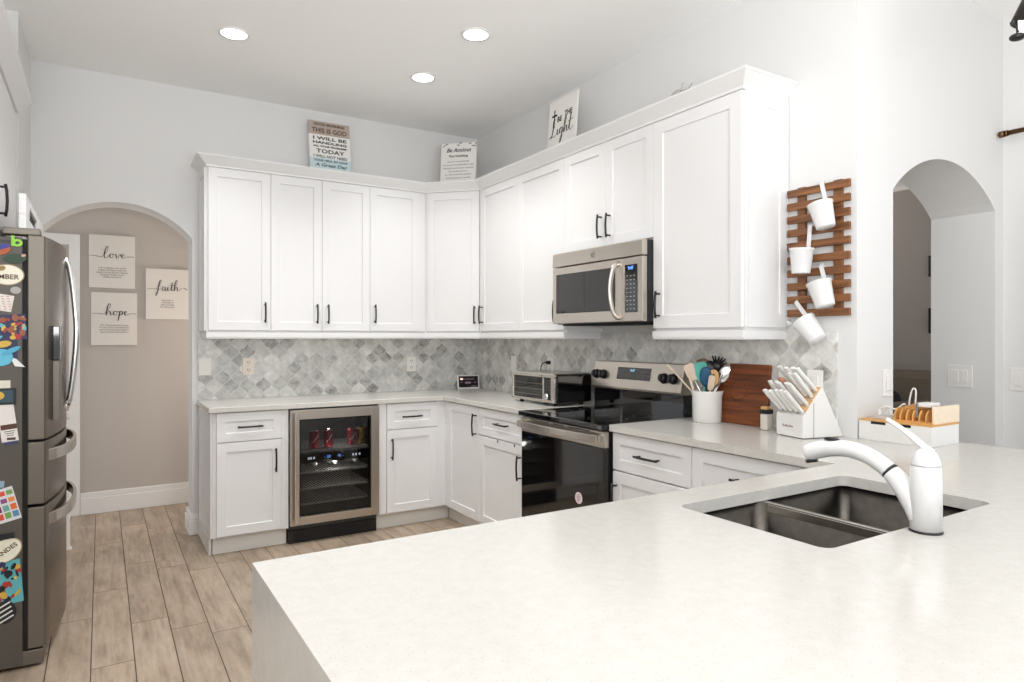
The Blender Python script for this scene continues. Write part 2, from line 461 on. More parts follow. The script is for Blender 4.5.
UD, UB, UZ0, UZ1 = .307, .287, 1.387, 2.445      # upper door face depth, carcass depth, door bottom, door top
fb, fr = FB(-UD), FR(-UD)
# left run of wall cabinets
c = thing('wall_cabinet', 'tall white single-door wall cabinet nearest the hall arch', 'cabinet', (-1.945, 0, 1.375), 'white wall cabinets')
place('body', MB().box(-2.147, -1.75, -UB, 0, 1.375, 2.46), 'cab', c)
door(fb, -2.139, -1.75, UZ0, UZ1, c, 1.508, -1.79)
place('side_panel', shaker(frame((-2.1595, 0), (0, -1), (-1, 0)), .004, .285, 1.385, 2.445, .045, .012, .006), 'cab', c)
c = thing('wall_cabinet', 'wide white two-door wall cabinet above the beverage cooler', 'cabinet', (-1.4, 0, 1.375), 'white wall cabinets')
place('body', MB().box(-1.75, -1.054, -UB, 0, 1.375, 2.46), 'cab', c)
door(fb, -1.75, -1.404, UZ0, UZ1, c, 1.505, -1.443); door(fb, -1.404, -1.054, UZ0, UZ1, c, 1.505, -1.366)
c = thing('wall_cabinet', 'white single-door wall cabinet just before the angled corner cabinet', 'cabinet', (-.83, 0, 1.375), 'white wall cabinets')
place('body', MB().box(-1.054, -.61, -UB, 0, 1.375, 2.46), 'cab', c)
door(fb, -1.054, -.664, UZ0, UZ1, c, 1.513, -1.021)
place('filler', MB().box(-.664, -.612, -.300, -UB, 1.387, 2.445), 'cab', c)
# angled corner cabinet
q = math.sqrt(.5)
FD = frame((-.612, -UD), (q, -q), (-q, -q)); dl = (.612 - UD) / q
c = thing('corner_cabinet', 'angled white corner wall cabinet under the verse sign', 'cabinet', (-.25, -.25, 1.375), 'white wall cabinets')
place('body', MB().prism([(0, 0), (-.611, 0), (-.611, -UB), (-UB - .006, -.605), (0, -.605)], 1.375, 2.46, 'xy'), 'cab', c)
door(FD, .012, dl - .004, UZ0, UZ1, c, 1.51, dl - .037)
# right run
c = thing('wall_cabinet', 'white two-door wall cabinet between corner cabinet and microwave', 'cabinet', (0, -1.14, 1.375), 'white wall cabinets')
place('body', MB().box(-UB, 0, -1.679, -.612, 1.375, 2.46), 'cab', c)
door(fr, .618, 1.146, UZ0, UZ1, c, 1.51, .656); door(fr, 1.146, 1.679, UZ0, UZ1, c, 1.504, 1.577 + .03)
c = thing('wall_cabinet', 'short white two-door wall cabinet directly over the microwave', 'cabinet', (0, -2.06, 1.85), 'white wall cabinets')
place('body', MB().box(-UB, 0, -2.451, -1.679, 1.85, 2.46), 'cab', c)
door(fr, 1.679, 2.069, 1.857, UZ1, c, 1.969, 2.036); door(fr, 2.069, 2.451, 1.857, UZ1, c, 1.967, 2.112)
c = thing('wall_cabinet', 'large white single-door wall cabinet right of the microwave', 'cabinet', (0, -2.73, 1.375), 'white wall cabinets')
place('body', MB().box(-UB, 0, -3.0145, -2.451, 1.375, 2.46), 'cab', c)
door(fr, 2.451, 3.005, UZ0, UZ1, c, 1.508, 2.498, rail=.065)
place('side_panel', shaker(frame((0, -3.027), (-1, 0), (0, -1)), .004, .283, 1.387, 2.445, .06, .012, .006), 'cab', c)

# crown moulding (one run) and light rails
def sweep(path, prof, name, mats, label, cat):
    """path of XY corner points (outline of the cabinet face, left end on wall first); prof (offset outward, z)"""
    mb = MB(); R = []
    n = len(path)
    for i, p in enumerate(path):
        p = Vector(p)
        dirs = []
        if i > 0: dirs.append((p - Vector(path[i - 1])).normalized())
        if i < n - 1: dirs.append((Vector(path[i + 1]) - p).normalized())
        ns = [Vector((d.y, -d.x)) for d in dirs]
        if len(ns) == 2:
            m = (ns[0] + ns[1]).normalized(); m = m / m.dot(ns[0])
        else: m = ns[0]
        R.append([mb.v((p.x + m.x * o, p.y + m.y * o, z)) for o, z in prof])
    for A, B in zip(R, R[1:]):
        for i in range(len(prof)):
            j = (i + 1) % len(prof); mb.f((A[i], A[j], B[j], B[i]))
    mb.f(R[0]); mb.f(R[-1])
    o = place(name, mb, mats, None, .0015, seg=1); tag(o, label, cat); return o
outline = [(-2.147, 0), (-2.147, -UD), (-.612, -UD), (-UD, -.612), (-UD, -3.0145), (0, -3.0145)]
sweep(outline, [(-.02, 2.4462), (.004, 2.4462), (.006, 2.458), (.058, 2.502), (.064, 2.504), (.064, 2.515), (-.02, 2.515)],
      'crown_moulding', 'cab', 'white crown moulding running along the tops of the wall cabinets', 'moulding')
sweep([(-2.147, 0), (-2.147, -UD), (-.612, -UD), (-UD, -.612), (-UD, -1.679), (-.02, -1.679)],
      [(-.02, 1.332), (.0, 1.332), (.004, 1.345), (.004, 1.374), (-.02, 1.374)], 'light_rail', 'cab',
      'white light rail under the wall cabinets left of the microwave', 'moulding')
sweep([(-.02, -2.452), (-UD, -2.452), (-UD, -3.0145), (-.003, -3.0145)],
      [(-.02, 1.332), (.0, 1.332), (.004, 1.345), (.004, 1.374), (-.02, 1.374)], 'light_rail', 'cab',
      'white light rail under the large wall cabinet right of the microwave', 'moulding')

# base cabinets
BD, BB, BT = .589, .57, .524
bb, br = FB(-BD), FR(-BD)
def base(label, loc, x0, x1, y0, y1, kick, doors=(), filler=()):
    c = thing('base_cabinet', label, 'cabinet', loc, 'white base cabinets')
    place('body', MB().box(x0, x1, y0, y1, .11, .881), 'cab', c)
    place('toe_kick', MB().box(*kick, 0, .11), 'kick', c)
    return c
c = base('white base cabinet with drawer and door left of the beverage cooler', (-1.92, -.3, 0), -2.147, -1.70, -BB, -.012, (-2.142, -1.70, -BT, -.012))
door(bb, -2.128, -1.741, .697, .876, c, .787, -1.936, 'drawer', False, .15)
door(bb, -2.128, -1.741, .118, .692, c, .565, -1.782, hl=.15)
place('side_panel', shaker(frame((-2.1595, 0), (0, -1), (-1, 0)), .02, .568, .11, .876, .055, .012, .004), 'cab', c)
place('skirting', MB().box(-2.163, -2.1475, -.53, -.03, 0, .105), 'kick', c, .002)
place('stile', MB().box(-1.74, -1.70, -.582, -BB, .112, .88), 'cab', c)
c = base('white base cabinet with drawer and door right of the beverage cooler', (-.85, -.3, 0), -1.094, -.62, -BB, -.012, (-1.094, -.525, -BT, -.012))
door(bb, -1.033, -.65, .697, .876, c, .783, -.852, 'drawer', False, .15)
door(bb, -1.033, -.65, .112, .692, c, .562, -1.001, hl=.15)
place('stile', MB().box(-1.094, -1.034, -.582, -BB, .112, .88), 'cab', c)
place('filler', MB().box(-.649, -.572, -.582, -BB, .112, .88), 'cab', c)
c = base('white corner base cabinet with one full-height door', (-.3, -.8, 0), -BB, -.012, -1.106, -.63, (-BT, -.012, -1.106, -.53))
place('filler', MB().box(-.582, -BB, -.636, -.584, .112, .88), 'cab', c)
door(br, .637, 1.106, .112, .876, c, .757, 1.072, hl=.15)
c = base('white base cabinet with drawer and door just left of the range', (-.3, -1.4, 0), -BB, -.012, -1.68, -1.107, (-BT, -.012, -1.68, -1.107))
door(br, 1.107, 1.676, .697, .876, c, .793, 1.42, 'drawer', False, .15)
door(br, 1.107, 1.676, .112, .692, c, .56, 1.628, hl=.15)
for s in (1.35, 1.55):      # small dark child-lock catches under the drawer
    place('catch', MB(br).box(s, s + .012, 0, .004, .676, .69), 'slot', c)
c = base('white base cabinet with drawer over door just right of the range', (-.3, -2.7, 0), -BB, -.012, -2.975, -2.462, (-BT, -.012, -2.975, -2.462))
door(br, 2.464, 2.975, .695, .876, c, .786, 2.72, 'drawer', False, .15)
door(br, 2.464, 2.975, .112, .690, c, .56, 2.495, hl=.15)
c = base('white base cabinet with wide drawer nearest the sink peninsula', (-.3, -3.3, 0), -BB, -.012, -3.66, -2.976, (-BT, -.012, -3.66, -2.976))
door(br, 2.977, 3.62, .60, .876, c, .78, 3.3, 'drawer', False, .2)
door(br, 2.977, 3.62, .112, .595, c)

# ------------------------------------------------------------------ worktops
CT0, CT1 = .882, .914
o = place('countertop', MB().slab([(-2.173, -.0, -.608, -.0, 1), (-.608, 0, -1.682, -.608, 1)], CT0, CT1), 'quartz', None, .003)
tag(o, 'white quartz countertop running from the hall arch round the corner to the range', 'countertop')
SX0, SX1, SY0, SY1 = -1.478, -.762, -4.168, -3.757
top_ = (MB().slab([(-.608, 0, -3.66, -2.46, 1), (-2.4804, .262, -4.82, -3.6384, 1), (0, .262, -3.6384, -3.354, 1), (-2.45, -2.45, -4.82, -4.82, -1), (SX0, SX1, SY0, SY1, -1)], CT0, CT1)
          .slab([(-2.4804, -2.45, -4.82, -3.6384, 1)] + [(-2.45, -2.45, y_, y_, -1) for y_ in (SY0, SY1, -3.66)], 0, CT0))
bmesh.ops.remove_doubles(top_.bm, verts=top_.bm.verts, dist=1e-5)
top_.bm.verts.index_update(); seen = {}
for f_ in top_.bm.faces: seen.setdefault(tuple(sorted(v.index for v in f_.verts)), []).append(f_)
bmesh.ops.delete(top_.bm, geom=[f_ for g_ in seen.values() if len(g_) > 1 for f_ in g_], context='FACES')
for cx_, cy_, a0_ in ((SX0, SY0, PI), (SX1, SY0, 1.5 * PI), (SX1, SY1, 0), (SX0, SY1, PI / 2)):      # rounded corners of the sink cut-out
    r_ = .028; ox = cx_ + (r_ if cx_ == SX0 else -r_); oy = cy_ + (r_ if cy_ == SY0 else -r_)
    top_.prism([(cx_, cy_)] + [(ox + r_ * math.cos(a0_ + PI / 2 * k_ / 6), oy + r_ * math.sin(a0_ + PI / 2 * k_ / 6)) for k_ in range(7)], CT0 + .0002, CT1 - .0002, 'xy')
o = place('countertop', top_, 'quartz', None, .003)
tag(o, 'white quartz peninsula worktop with waterfall end and sink cut-out', 'countertop')
c = thing('peninsula_cabinet', 'white base cabinet hidden below the quartz peninsula', 'cabinet', (-1.2, -4.2, 0))
place('body', MB().slab([(-2.448, .22, -4.55, -3.70, 1), (-.5, .22, -3.70, -3.66, 1), (SX0 - .03, SX1 + .03, SY0 - .03, SY1 + .03, -1)], .11, .881), 'cab', c)
place('toe_kick', MB().slab([(-2.448, .22, -4.5, -3.76, 1)], 0, .11), 'kick', c)
fp = frame((0, -3.70), (-1, 0), (0, 1))
for a in (.64, 1.1, 1.56, 2.0): place('door', shaker(fp, a, a + .43, .12, .875, .05, -.0005, -.0015), 'cab', c)

# undermount double sink
c = thing('kitchen_sink', 'double-bowl stainless steel sink set into the quartz peninsula', 'sink', ((SX0 + SX1) / 2, (SY0 + SY1) / 2, .66))
def bowl(x0, x1, y0, y1, z0, z1, t=.004, r=.03, n=5):
    def rr(i0, i1, j0, j1, r):
        P = []
        for cx, cy, a in ((i1 - r, j1 - r, 0), (i0 + r, j1 - r, PI / 2), (i0 + r, j0 + r, PI), (i1 - r, j0 + r, 1.5 * PI)):
            for k in range(n + 1): P.append((cx + r * math.cos(a + PI / 2 * k / n), cy + r * math.sin(a + PI / 2 * k / n)))
        return P
    mb = MB(); sp = [(rr(x0 - t, x1 + t, y0 - t, y1 + t, r), z1), (rr(x0 - t, x1 + t, y0 - t, y1 + t, r), z0 - t)]
    ip = [(rr(x0, x1, y0, y1, r), z1), (rr(x0, x1, y0, y1, r), z0 + .02), (rr(x0 + .012, x1 - .012, y0 + .012, y1 - .012, r), z0)]
    O = [[mb.v((*p, z)) for p in P] for P, z in sp]; Q = [[mb.v((*p, z)) for p in P] for P, z in ip]; m = len(O[0])
    for A, B in ((O[0], O[1]), (Q[0], Q[1]), (Q[1], Q[2]), (O[0], Q[0])):
        for i in range(m): mb.f((A[i], A[(i + 1) % m], B[(i + 1) % m], B[i]), True)
    mb.f(O[1]); mb.f(Q[2]); return mb
DX = -1.137
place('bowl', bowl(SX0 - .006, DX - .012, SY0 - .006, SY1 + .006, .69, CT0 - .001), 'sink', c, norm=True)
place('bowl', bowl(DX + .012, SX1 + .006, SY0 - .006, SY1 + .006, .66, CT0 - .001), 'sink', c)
place('divider', MB().box(DX - .0125, DX + .0125, SY0 - .002, SY1 + .002, .855, .8805), 'steelh', c, .003)
for x, z in ((-1.31, .692), (-.95, .662)):
    d = place('drain', MB().lathe([(.045, .0), (.045, .004), (.03, .004), (.024, .001), (0, .001)], (x, -3.97, z)), 'chrome', c)

# white pull-out faucet (spout points over the bowls)
FX, FY = -1.177, -4.207
f = thing('faucet', 'white pull-out kitchen faucet with lever handle behind the sink', 'faucet', (FX, FY, CT1))
place('base_ring', MB().lathe([(.0335, 0), (.0335, .003), (.032, .005), (0, .005)], (FX, FY, CT1)), 'blackplastic', f)
place('body', MB().lathe([(.0315, .005), (.0315, .10), (.0305, .142), (.029, .145), (0, .145)], (FX, FY, CT1), 32), 'enamel', f)
sp = smooth_path([(FX, FY + .006, .945), (FX, -4.187, .966), (FX, -4.158, 1.005), (FX, -4.130, 1.033)], 5)
place('spout_arm', MB().tube(sp, [.030 - .0095 * i / (len(sp) - 1) for i in range(len(sp))], 20), 'enamel', f)
place('collar', MB().tube([(FX, -4.1315, 1.0315), (FX, -4.128, 1.0346)], .0208, 20), 'blackplastic', f)
sp = smooth_path([(FX, -4.128, 1.0346), (FX, -4.085, 1.059), (FX, -4.035, 1.070), (FX, -3.985, 1.066), (FX, -3.945, 1.055), (FX, -3.918, 1.043)], 5)
rs = [.0198 + (.003 * max(0, (i / (len(sp) - 1) - .5) * 2)) for i in range(len(sp))]; rs[-1] = .018; rs[-2] = .021
w = place('spray_wand', MB().tube(sp, rs, 20), 'enamel', f)
place('nozzle', MB().cyl((FX, -3.930, 1.030), (FX, -3.932, 1.022), .0155, .014), 'blackplastic', w)
place('button', MB().ball((FX, -3.985, 1.0885), .02, 14, (.55, 1.05, .28)), 'blackplastic', w)
hd = place('handle_dome', MB().lathe([(.0295, .146), (.0295, .150), (.027, .160), (.021, .174), (.013, .182), (0, .184)], (FX, FY, CT1), 28), 'enamel', f)
lv = smooth_path([(FX + .006, -4.218, 1.087), (FX, -4.198, 1.103), (FX, -4.165, 1.128), (FX, -4.122, 1.153)], 5)
place('lever', MB().tube(lv, [.013 - .0065 * i / (len(lv) - 1) for i in range(len(lv))], 12, flat=.7), 'enamel', f)

# ------------------------------------------------------------------ beverage cooler
c = thing('beverage_cooler', 'stainless undercounter beverage cooler with glass door in the left base run', 'cooler', (-1.397, -.3, 0))
place('cabinet', MB().box(-1.694, -1.669, -.56, -.03, .09, .876).box(-1.125, -1.10, -.56, -.03, .09, .876).box(-1.669, -1.125, -.56, -.03, .851, .876)
      .box(-1.669, -1.125, -.56, -.03, .09, .115).box(-1.669, -1.125, -.06, -.03, .115, .851), 'linerdark', c)
g = MB().box(-1.694, -1.10, -.56, -.10, 0, .085)
for i in range(6): g.box(-1.66, -1.13, -.565, -.56, .016 + i * .011, .021 + i * .011)
place('kick_grille', g, 'blackplastic', c)
DY0, DY1 = -.62, -.566
d = place('door_frame', MB().box(-1.694, -1.638, DY0, DY1, .128, .872).box(-1.157, -1.10, DY0, DY1, .128, .872)
          .box(-1.638, -1.157, DY0, DY1, .81, .872).box(-1.638, -1.157, DY0, DY1, .128, .18), 'steel', c, .002)
place('glass', MB().box(-1.640, -1.155, -.600, -.594, .178, .812), 'glass', d)
place('inner_bezel', MB().box(-1.638, -1.626, -.594, -.575, .18, .81).box(-1.172, -1.157, -.594, -.575, .18, .81).box(-1.626, -1.172, -.594, -.575, .80, .81).box(-1.626, -1.172, -.594, -.575, .18, .19), 'blackgloss', d)
hb = MB().box(-1.676, -1.652, -.664, -.644, .15, .855)
for z in (.19, .80): hb.box(-1.670, -1.658, -.645, -.619, z, z + .03)
place('handle', hb, 'steelh', d, .003)
SH = []
for z in (.582, .44, .335, .235):
    sh = MB().box(-1.662, -1.132, -.545, -.535, z, z + .012)
    for i in range(26): sh.box(-1.66 + i * .0208, -1.656 + i * .0208, -.535, -.08, z + .002, z + .006)
    place('shelf', sh, 'wire', c)
pn = place('control_panel', MB().box(-1.662, -1.132, -.56, -.548, .515, .578), 'blackgloss', c)
mk = MB(FB(-.5602))
mk.text('- 38', .026, Matrix(((1, 0, 0, -1.44), (0, 0, 1, 0), (0, 1, 0, .546), (0, 0, 0, 1)))).text('41 -', .026, Matrix(((1, 0, 0, -1.35), (0, 0, 1, 0), (0, 1, 0, .546), (0, 0, 0, 1))))
place('display_digits', mk, mat('blue_display_digits', (120, 170, 255), .5, emit=(110, 165, 255), es=2.5), pn)
ic = MB(FB(-.5602))
for x in (-1.57, -1.555, -1.535, -1.27, -1.25, -1.225): ic.box(x, x + .011, 0, .0006, .537, .552)
place('icons', ic, mat('lit_white_icons', (220, 225, 235), .5, emit=(220, 226, 240), es=1.2), pn)
d = lamp('cooler_fill', 'POINT', (-1.4, -.35, .835), 2.6, (1, .97, .92), shadow_soft_size=.03, specular_factor=0.); d.parent = c; d.location = (-.003, -.1, .835)  # two added fill points without a fixture, so the cooler interior shows
d = lamp('cooler_fill', 'POINT', (-1.4, -.3, .50), 1.2, (1, .97, .92), shadow_soft_size=.03, specular_factor=0.); d.parent = c; d.location = (-.003, -.2, .50)
CANG = 'drink cans inside the beverage cooler'
def can(x, y, z, m, label):
    t = thing('drink_can', label, 'can', (x, y, z), CANG)
    place('body', MB().lathe([(.026, 0), (.032, .008), (.032, .102), (.027, .114), (0, .1145)], (x, y, z), 20), m, t)
    place('lid', MB().lathe([(.027, .1146), (.027, .118), (.023, .118), (.022, .116), (0, .116)], (x, y, z), 20), 'chrome', t)
    g = MB()
    g.tube([(x - .022, y - .0235, z + .035), (x - .006, y - .0325, z + .05), (x + .008, y - .032, z + .072), (x + .02, y - .026, z + .085)], .0025, 6)
    place('marking', g, 'white', t)
can(-1.50, -.45, .594, 'red', 'red drink can furthest left on the cooler top shelf')
can(-1.40, -.44, .594, 'red', 'second red drink can from the left on the cooler top shelf')
can(-1.235, -.44, .594, 'red', 'dark red drink can beside the gold can in the cooler')
can(-1.165, -.43, .594, 'gold', 'gold drink can on the cooler top shelf')
for i, (x, y) in enumerate(((-1.5, -.36), (-1.36, -.36), (-1.22, -.36))):   # bottles lying on the middle shelf
    t = thing('wine_bottle', ['clear bottle lying leftmost on the cooler shelf below the control panel', 'clear bottle lying in the middle of the cooler shelf below the control panel', 'clear bottle lying rightmost on the cooler shelf below the control panel'][i], 'bottle', (x, y, .453), 'bottles lying in the beverage cooler')
    L = Matrix.Translation((x, y + .2, .4905)) @ Matrix.Rotation(PI / 2, 4, 'X')
    place('body', MB(L).lathe([(0, 0), (.036, 0), (.036, .19), (.030, .22), (.014, .25), (.013, .30), (0, .30)], n=18), 'bottleglass', t)
    place('cap', MB(L).lathe([(.0145, .295), (.0145, .325), (0, .325)], n=14), 'white', t)

# ------------------------------------------------------------------ range
RY0, RY1 = -2.455, -1.69
c = thing('range', 'black and stainless freestanding electric range with glass cooktop', 'stove', (-.33, (RY0 + RY1) / 2, 0))
place('body', MB().box(-.60, -.02, RY0, RY1, .02, .885), 'blackplastic', c)
tp = place('cooktop', MB().box(-.648, -.075, RY0, RY1, .886, .913), 'blackgloss', c, .004)
rg = MB()
for x, y, r in ((-.46, -2.27, .105), (-.46, -1.88, .085), (-.22, -2.27, .08), (-.22, -1.88, .1)):
    for rad in (r, r * .62):
        A = [rg.v((x + rad * math.cos(2 * PI * i / 40), y + rad * math.sin(2 * PI * i / 40), .9134)) for i in range(40)]
        B = [rg.v((x + (rad - .002) * math.cos(2 * PI * i / 40), y + (rad - .002) * math.sin(2 * PI * i / 40), .9134)) for i in range(40)]
        for i in range(40): rg.f((A[i], A[(i + 1) % 40], B[(i + 1) % 40], B[i]))
place('burner_rings', rg, mat('burner_ring_print', (70, 70, 72), .3), tp)
bg = place('backguard', MB().prism([(-.02, .905), (-.085, .905), (-.085, 1.03), (-.02, 1.03)], RY0 + .005, RY1 - .005), 'blackgloss', c, .004)
P = MB().prism([(-.02, 1.03), (-.105, 1.03), (-.108, 1.045), (-.075, 1.197), (-.02, 1.197)], RY0 + .005, RY1 - .005)
cp = place('control_panel', P, 'steel', c, .004)
# panel front frame: slanted face
sl = math.atan2(.033, .152)
FPn = Matrix.Translation((-.1082, 0, 1.045)) @ Matrix.Rotation(sl, 4, 'Y') @ frame((0, 0), (0, -1), (-1, 0))
dp = place('display', MB(FPn).box(1.925, 2.205, 0, .003, .05, .122), 'blackgloss', cp)
g = MB(FPn)
for r in range(3):
    for x in (1.945, 1.97, 1.995, 2.115, 2.14, 2.165, 2.185):
        g.box(x, x + .010, .003, .0035, .062 + r * .018, .068 + r * .018)
place('keypad_marks', g, 'inkgrey', dp)
place('clock_digits', MB(FPn).text('9:47', .022, Matrix(((1, 0, 0, 2.055), (0, 0, 1, .0032), (0, 1, 0, .104), (0, 0, 0, 1)))), mat('pale_clock_digits', (150, 190, 210), .5, emit=(140, 185, 215), es=1.2), dp)
for x in (1.735, 1.80, 2.315, 2.385):
    kb = MB(FPn)
    kb.tube([(x, 0, .072), (x, .006, .072)], .030, 24); kb.tube([(x, .006, .072), (x, .030, .072)], [.026, .022], 24); kb.box(x - .005, x + .005, .03, .036, .052, .092)
    place('knob', kb, 'blackplastic', cp)
od = place('oven_door', MB().box(-.628, -.602, RY0 + .004, RY1 - .004, .225, .795), 'blackgloss', c, .003)
place('top_rail', MB().box(-.632, -.602, RY0 + .004, RY1 - .004, .797, .878), 'steel', od, .003)
hn = MB()
ys = [RY1 - .02 - i * (RY1 - RY0 - .04) / 14 for i in range(15)]
hn.prism([(-.672 - .022 * math.sin(PI * i / 14), y) for i, y in enumerate(ys)] + [(-.655 - .022 * math.sin(PI * i / 14), y) for i, y in reversed(list(enumerate(ys)))], .826, .862, 'xy')
hn.box(-.665, -.63, RY0 + .02, RY0 + .05, .828, .860).box(-.665, -.63, RY1 - .05, RY1 - .02, .828, .860)
place('handle', hn, 'steelh', od, .003)
place('vent_slots', MB(FR(-.632)).box(1.80, 1.98, 0, .0015, .868, .873).box(2.02, 2.12, 0, .0015, .868, .873).box(2.16, 2.34, 0, .0015, .868, .873), 'gap', od)
st = place('badge', MB(frame((-.628, 0), (0, -1), (-1, 0))).tube([(2.243, 0, .512), (2.243, .0012, .512)], .03, 28), mat('pinkish_sticker', (226, 208, 210), .5), od)
g = MB(frame((-.6292, 0), (0, -1), (-1, 0)))
for i, w in enumerate((.018, .028, .03, .024, .016)): g.box(2.243 - w / 2, 2.243 + w / 2, 0, .0005, .528 - i * .008, .5305 - i * .008)
place('print', g, 'inkgrey', st)
place('storage_drawer', MB().box(-.622, -.602, RY0 + .004, RY1 - .004, .05, .215), 'blackgloss', c, .003)

# ------------------------------------------------------------------ microwave
MY0, MY1, MX, MZ0, MZ1 = -2.4505, -1.662, -.384, 1.424, 1.846
c = thing('microwave', 'stainless over-the-range microwave oven under the short cabinet', 'microwave', (-.18, (MY0 + MY1) / 2, MZ0))
place('case', MB().box(-.346, -.002, MY0, MY1, MZ0 - .004, MZ1), 'blackplastic', c, .003)
fm = FR(MX)
place('top_trim', MB().prism([(-.347, 1.765), (MX, 1.765), (MX, 1.772), (MX + .004, 1.84), (MX + .010, MZ1 + .001), (-.347, MZ1 + .001)], MY0, MY1), 'steel', c, .002)
lg = MB(fm)
def arcp(cx, cz, r, a0, a1, n=12): return [(cx + r * math.cos(a0 + (a1 - a0) * i / n), .002, cz + r * math.sin(a0 + (a1 - a0) * i / n)) for i in range(n + 1)]
lg.tube(arcp(2.055, 1.806, .014, 2.4, 5.6), .0018, 6).tube([(2.051, .003, 1.810), (2.057, .003, 1.802), (2.065, .003, 1.818), (2.072, .003, 1.823)], .0018, 6)
place('emblem', lg, 'inkgrey', c)
dr = place('door', MB().box(-.380, -.347, -2.300, MY1 + .0, MZ0, 1.760), 'steel', c, .004)
place('window', MB(FR(-.380)).box(1.70, 2.238, 0, .003, 1.484, 1.718), 'blackgloss', dr, .003)
hp = smooth_path([(x_ - .012, y_ - .022, z_) for x_, y_, z_ in ((-.366, -2.245, 1.735), (-.398, -2.243, 1.715), (-.418, -2.242, 1.65), (-.424, -2.242, 1.59), (-.418, -2.242, 1.53), (-.398, -2.243, 1.465), (-.366, -2.245, 1.445))], 5)
place('handle', MB().tube(hp, .014, 12, up=(0, 1, 0), flat=.6), 'steelh', dr)
pn = place('control_panel', MB().box(-.380, -.347, MY0, -2.302, MZ0, 1.760), 'steel', c, .004)
kp = place('keypad', MB(FR(-.380)).box(2.318, 2.412, 0, .003, 1.472, 1.722), 'blackgloss', pn, .003)
dg = MB(FR(-.380)); dg.text('9:47', .024, Matrix(((1, 0, 0, 2.365), (0, 0, 1, .0036), (0, 1, 0, 1.703), (0, 0, 0, 1))))
place('display_digits', dg, mat('blue_clock_digits', (90, 130, 255), .5, emit=(80, 130, 255), es=3), kp)
dg = MB(FR(-.380))
for r in range(9):
    for q_ in range(3): dg.box(2.333 + q_ * .026, 2.345 + q_ * .026, .003, .0036, 1.488 + r * .0215, 1.4935 + r * .0215)
place('button_marks', dg, mat('grey_key_print', (150, 150, 148), .5), kp)
place('bottom_vent', MB().box(-.32, -.05, MY0 + .02, MY1 - .02, MZ0 - .012, MZ0 - .0045), 'gap', c)

# ------------------------------------------------------------------ refrigerator
GY0, GY1 = -1.655, -.745
c = thing('refrigerator', 'dark stainless french-door refrigerator with curved doors and magnets', 'fridge', (-3.3, -1.2, 0))
place('body', MB().box(-3.72, -2.994, GY0, GY1, .015, 1.745), 'fridgeside', c, .004)
place('gasket', MB().box(-2.994, -2.978, GY0 + .012, GY1 - .012, .07, 1.74), 'gap', c)
def bow(y):  # door front profile across the whole fridge width
    t = (y - GY0) / (GY1 - GY0); return -2.921 + .056 * (1 - (2 * t - 1) ** 2)
def fdoor(name, y0, y1, z0, z1):
    n = 12; ys = [y0 + (y1 - y0) * i / n for i in range(n + 1)]
    pts = [(bow(y), y) for y in ys] + [(-2.978, y1), (-2.978, y0)]
    mb = MB(); A = [mb.v((p[0], p[1], z0)) for p in pts]; B = [mb.v((p[0], p[1], z1)) for p in pts]; m = len(pts)
    mb.mi = 1; mb.f(A); mb.f(B)
    for i in range(m):
        mb.mi = 0 if i < n else 1
        mb.f((A[i], A[(i + 1) % m], B[(i + 1) % m], B[i]), i < n)
    return place(name, mb, ['fridge', 'fridgeedge'], c, .004)
ym = (GY0 + GY1) / 2
d1 = fdoor('door', GY0, ym - .002, .925, 1.757); d2 = fdoor('door', ym + .002, GY1, .925, 1.757)
w1 = fdoor('drawer', GY0, GY1, .662, .915); w2 = fdoor('freezer_drawer', GY0, GY1, .078, .650)
for d, s in ((d1, -.045), (d2, .045)):
    y = ym + s; x = bow(y)
    hp = smooth_path([(x - .004, y, 1.705), (x + .012, y, 1.68), (x + .030, y, 1.55), (x + .042, y, 1.37), (x + .030, y, 1.18), (x + .012, y, 1.04), (x - .004, y, 1.015)], 5)
    place('handle', MB().tube(hp, .012, 10), 'chrome', d)['label'] = 'bright bowed door handle'
def dhandle(d, z):
    n = 16; y0, y1 = GY0 + .045, GY1 - .045
    P = []
    for i in range(n + 1):
        t = i / n; y = y0 + (y1 - y0) * t
        P.append((bow(y) + .042 * (1 - (2 * t - 1) ** 4) - .002, y, z))
    mb = MB(); mb.prism([(p[0], p[1]) for p in P] + [(p[0] - .014, p[1] + (.0 if 0 < i < n else (.0))) for i, p in reversed(list(enumerate(P)))], z - .024, z + .024, 'xy')
    place('handle', mb, 'steelh', d, .004)
dhandle(w1, .852); dhandle(w2, .585)
dsp = place('dispenser', MB().box(bow(-1.43) - .02, bow(-1.43) + .005, -1.55, -1.33, 1.245, 1.39), 'blackgloss', d1, .003)
place('dispenser_tray', MB().box(bow(-1.43) - .02, bow(-1.43) + .004, -1.55, -1.33, .99, 1.243), 'fridgeedge', dsp, .002)
place('hinge_cover', MB().box(-3.06, -2.935, GY0 + .005, GY0 + .07, 1.757, 1.785), 'fridgeedge', c, .004)
place('hinge_cover', MB().box(-3.06, -2.935, GY1 - .07, GY1 - .005, 1.757, 1.785), 'fridgeedge', c, .004)
place('base_grille', MB().box(-3.0, -2.925, GY0 + .004, GY1 - .004, .012, .07), 'fridgeedge', c, .003)
place('feet', MB().cyl((-3.05, GY0 + .06, 0), (-3.05, GY0 + .06, .015), .02).cyl((-3.05, GY1 - .06, 0), (-3.05, GY1 - .06, .015), .02).cyl((-3.65, GY0 + .06, 0), (-3.65, GY0 + .06, .015), .02).cyl((-3.65, GY1 - .06, 0), (-3.65, GY1 - .06, .015), .02), 'gap', c)

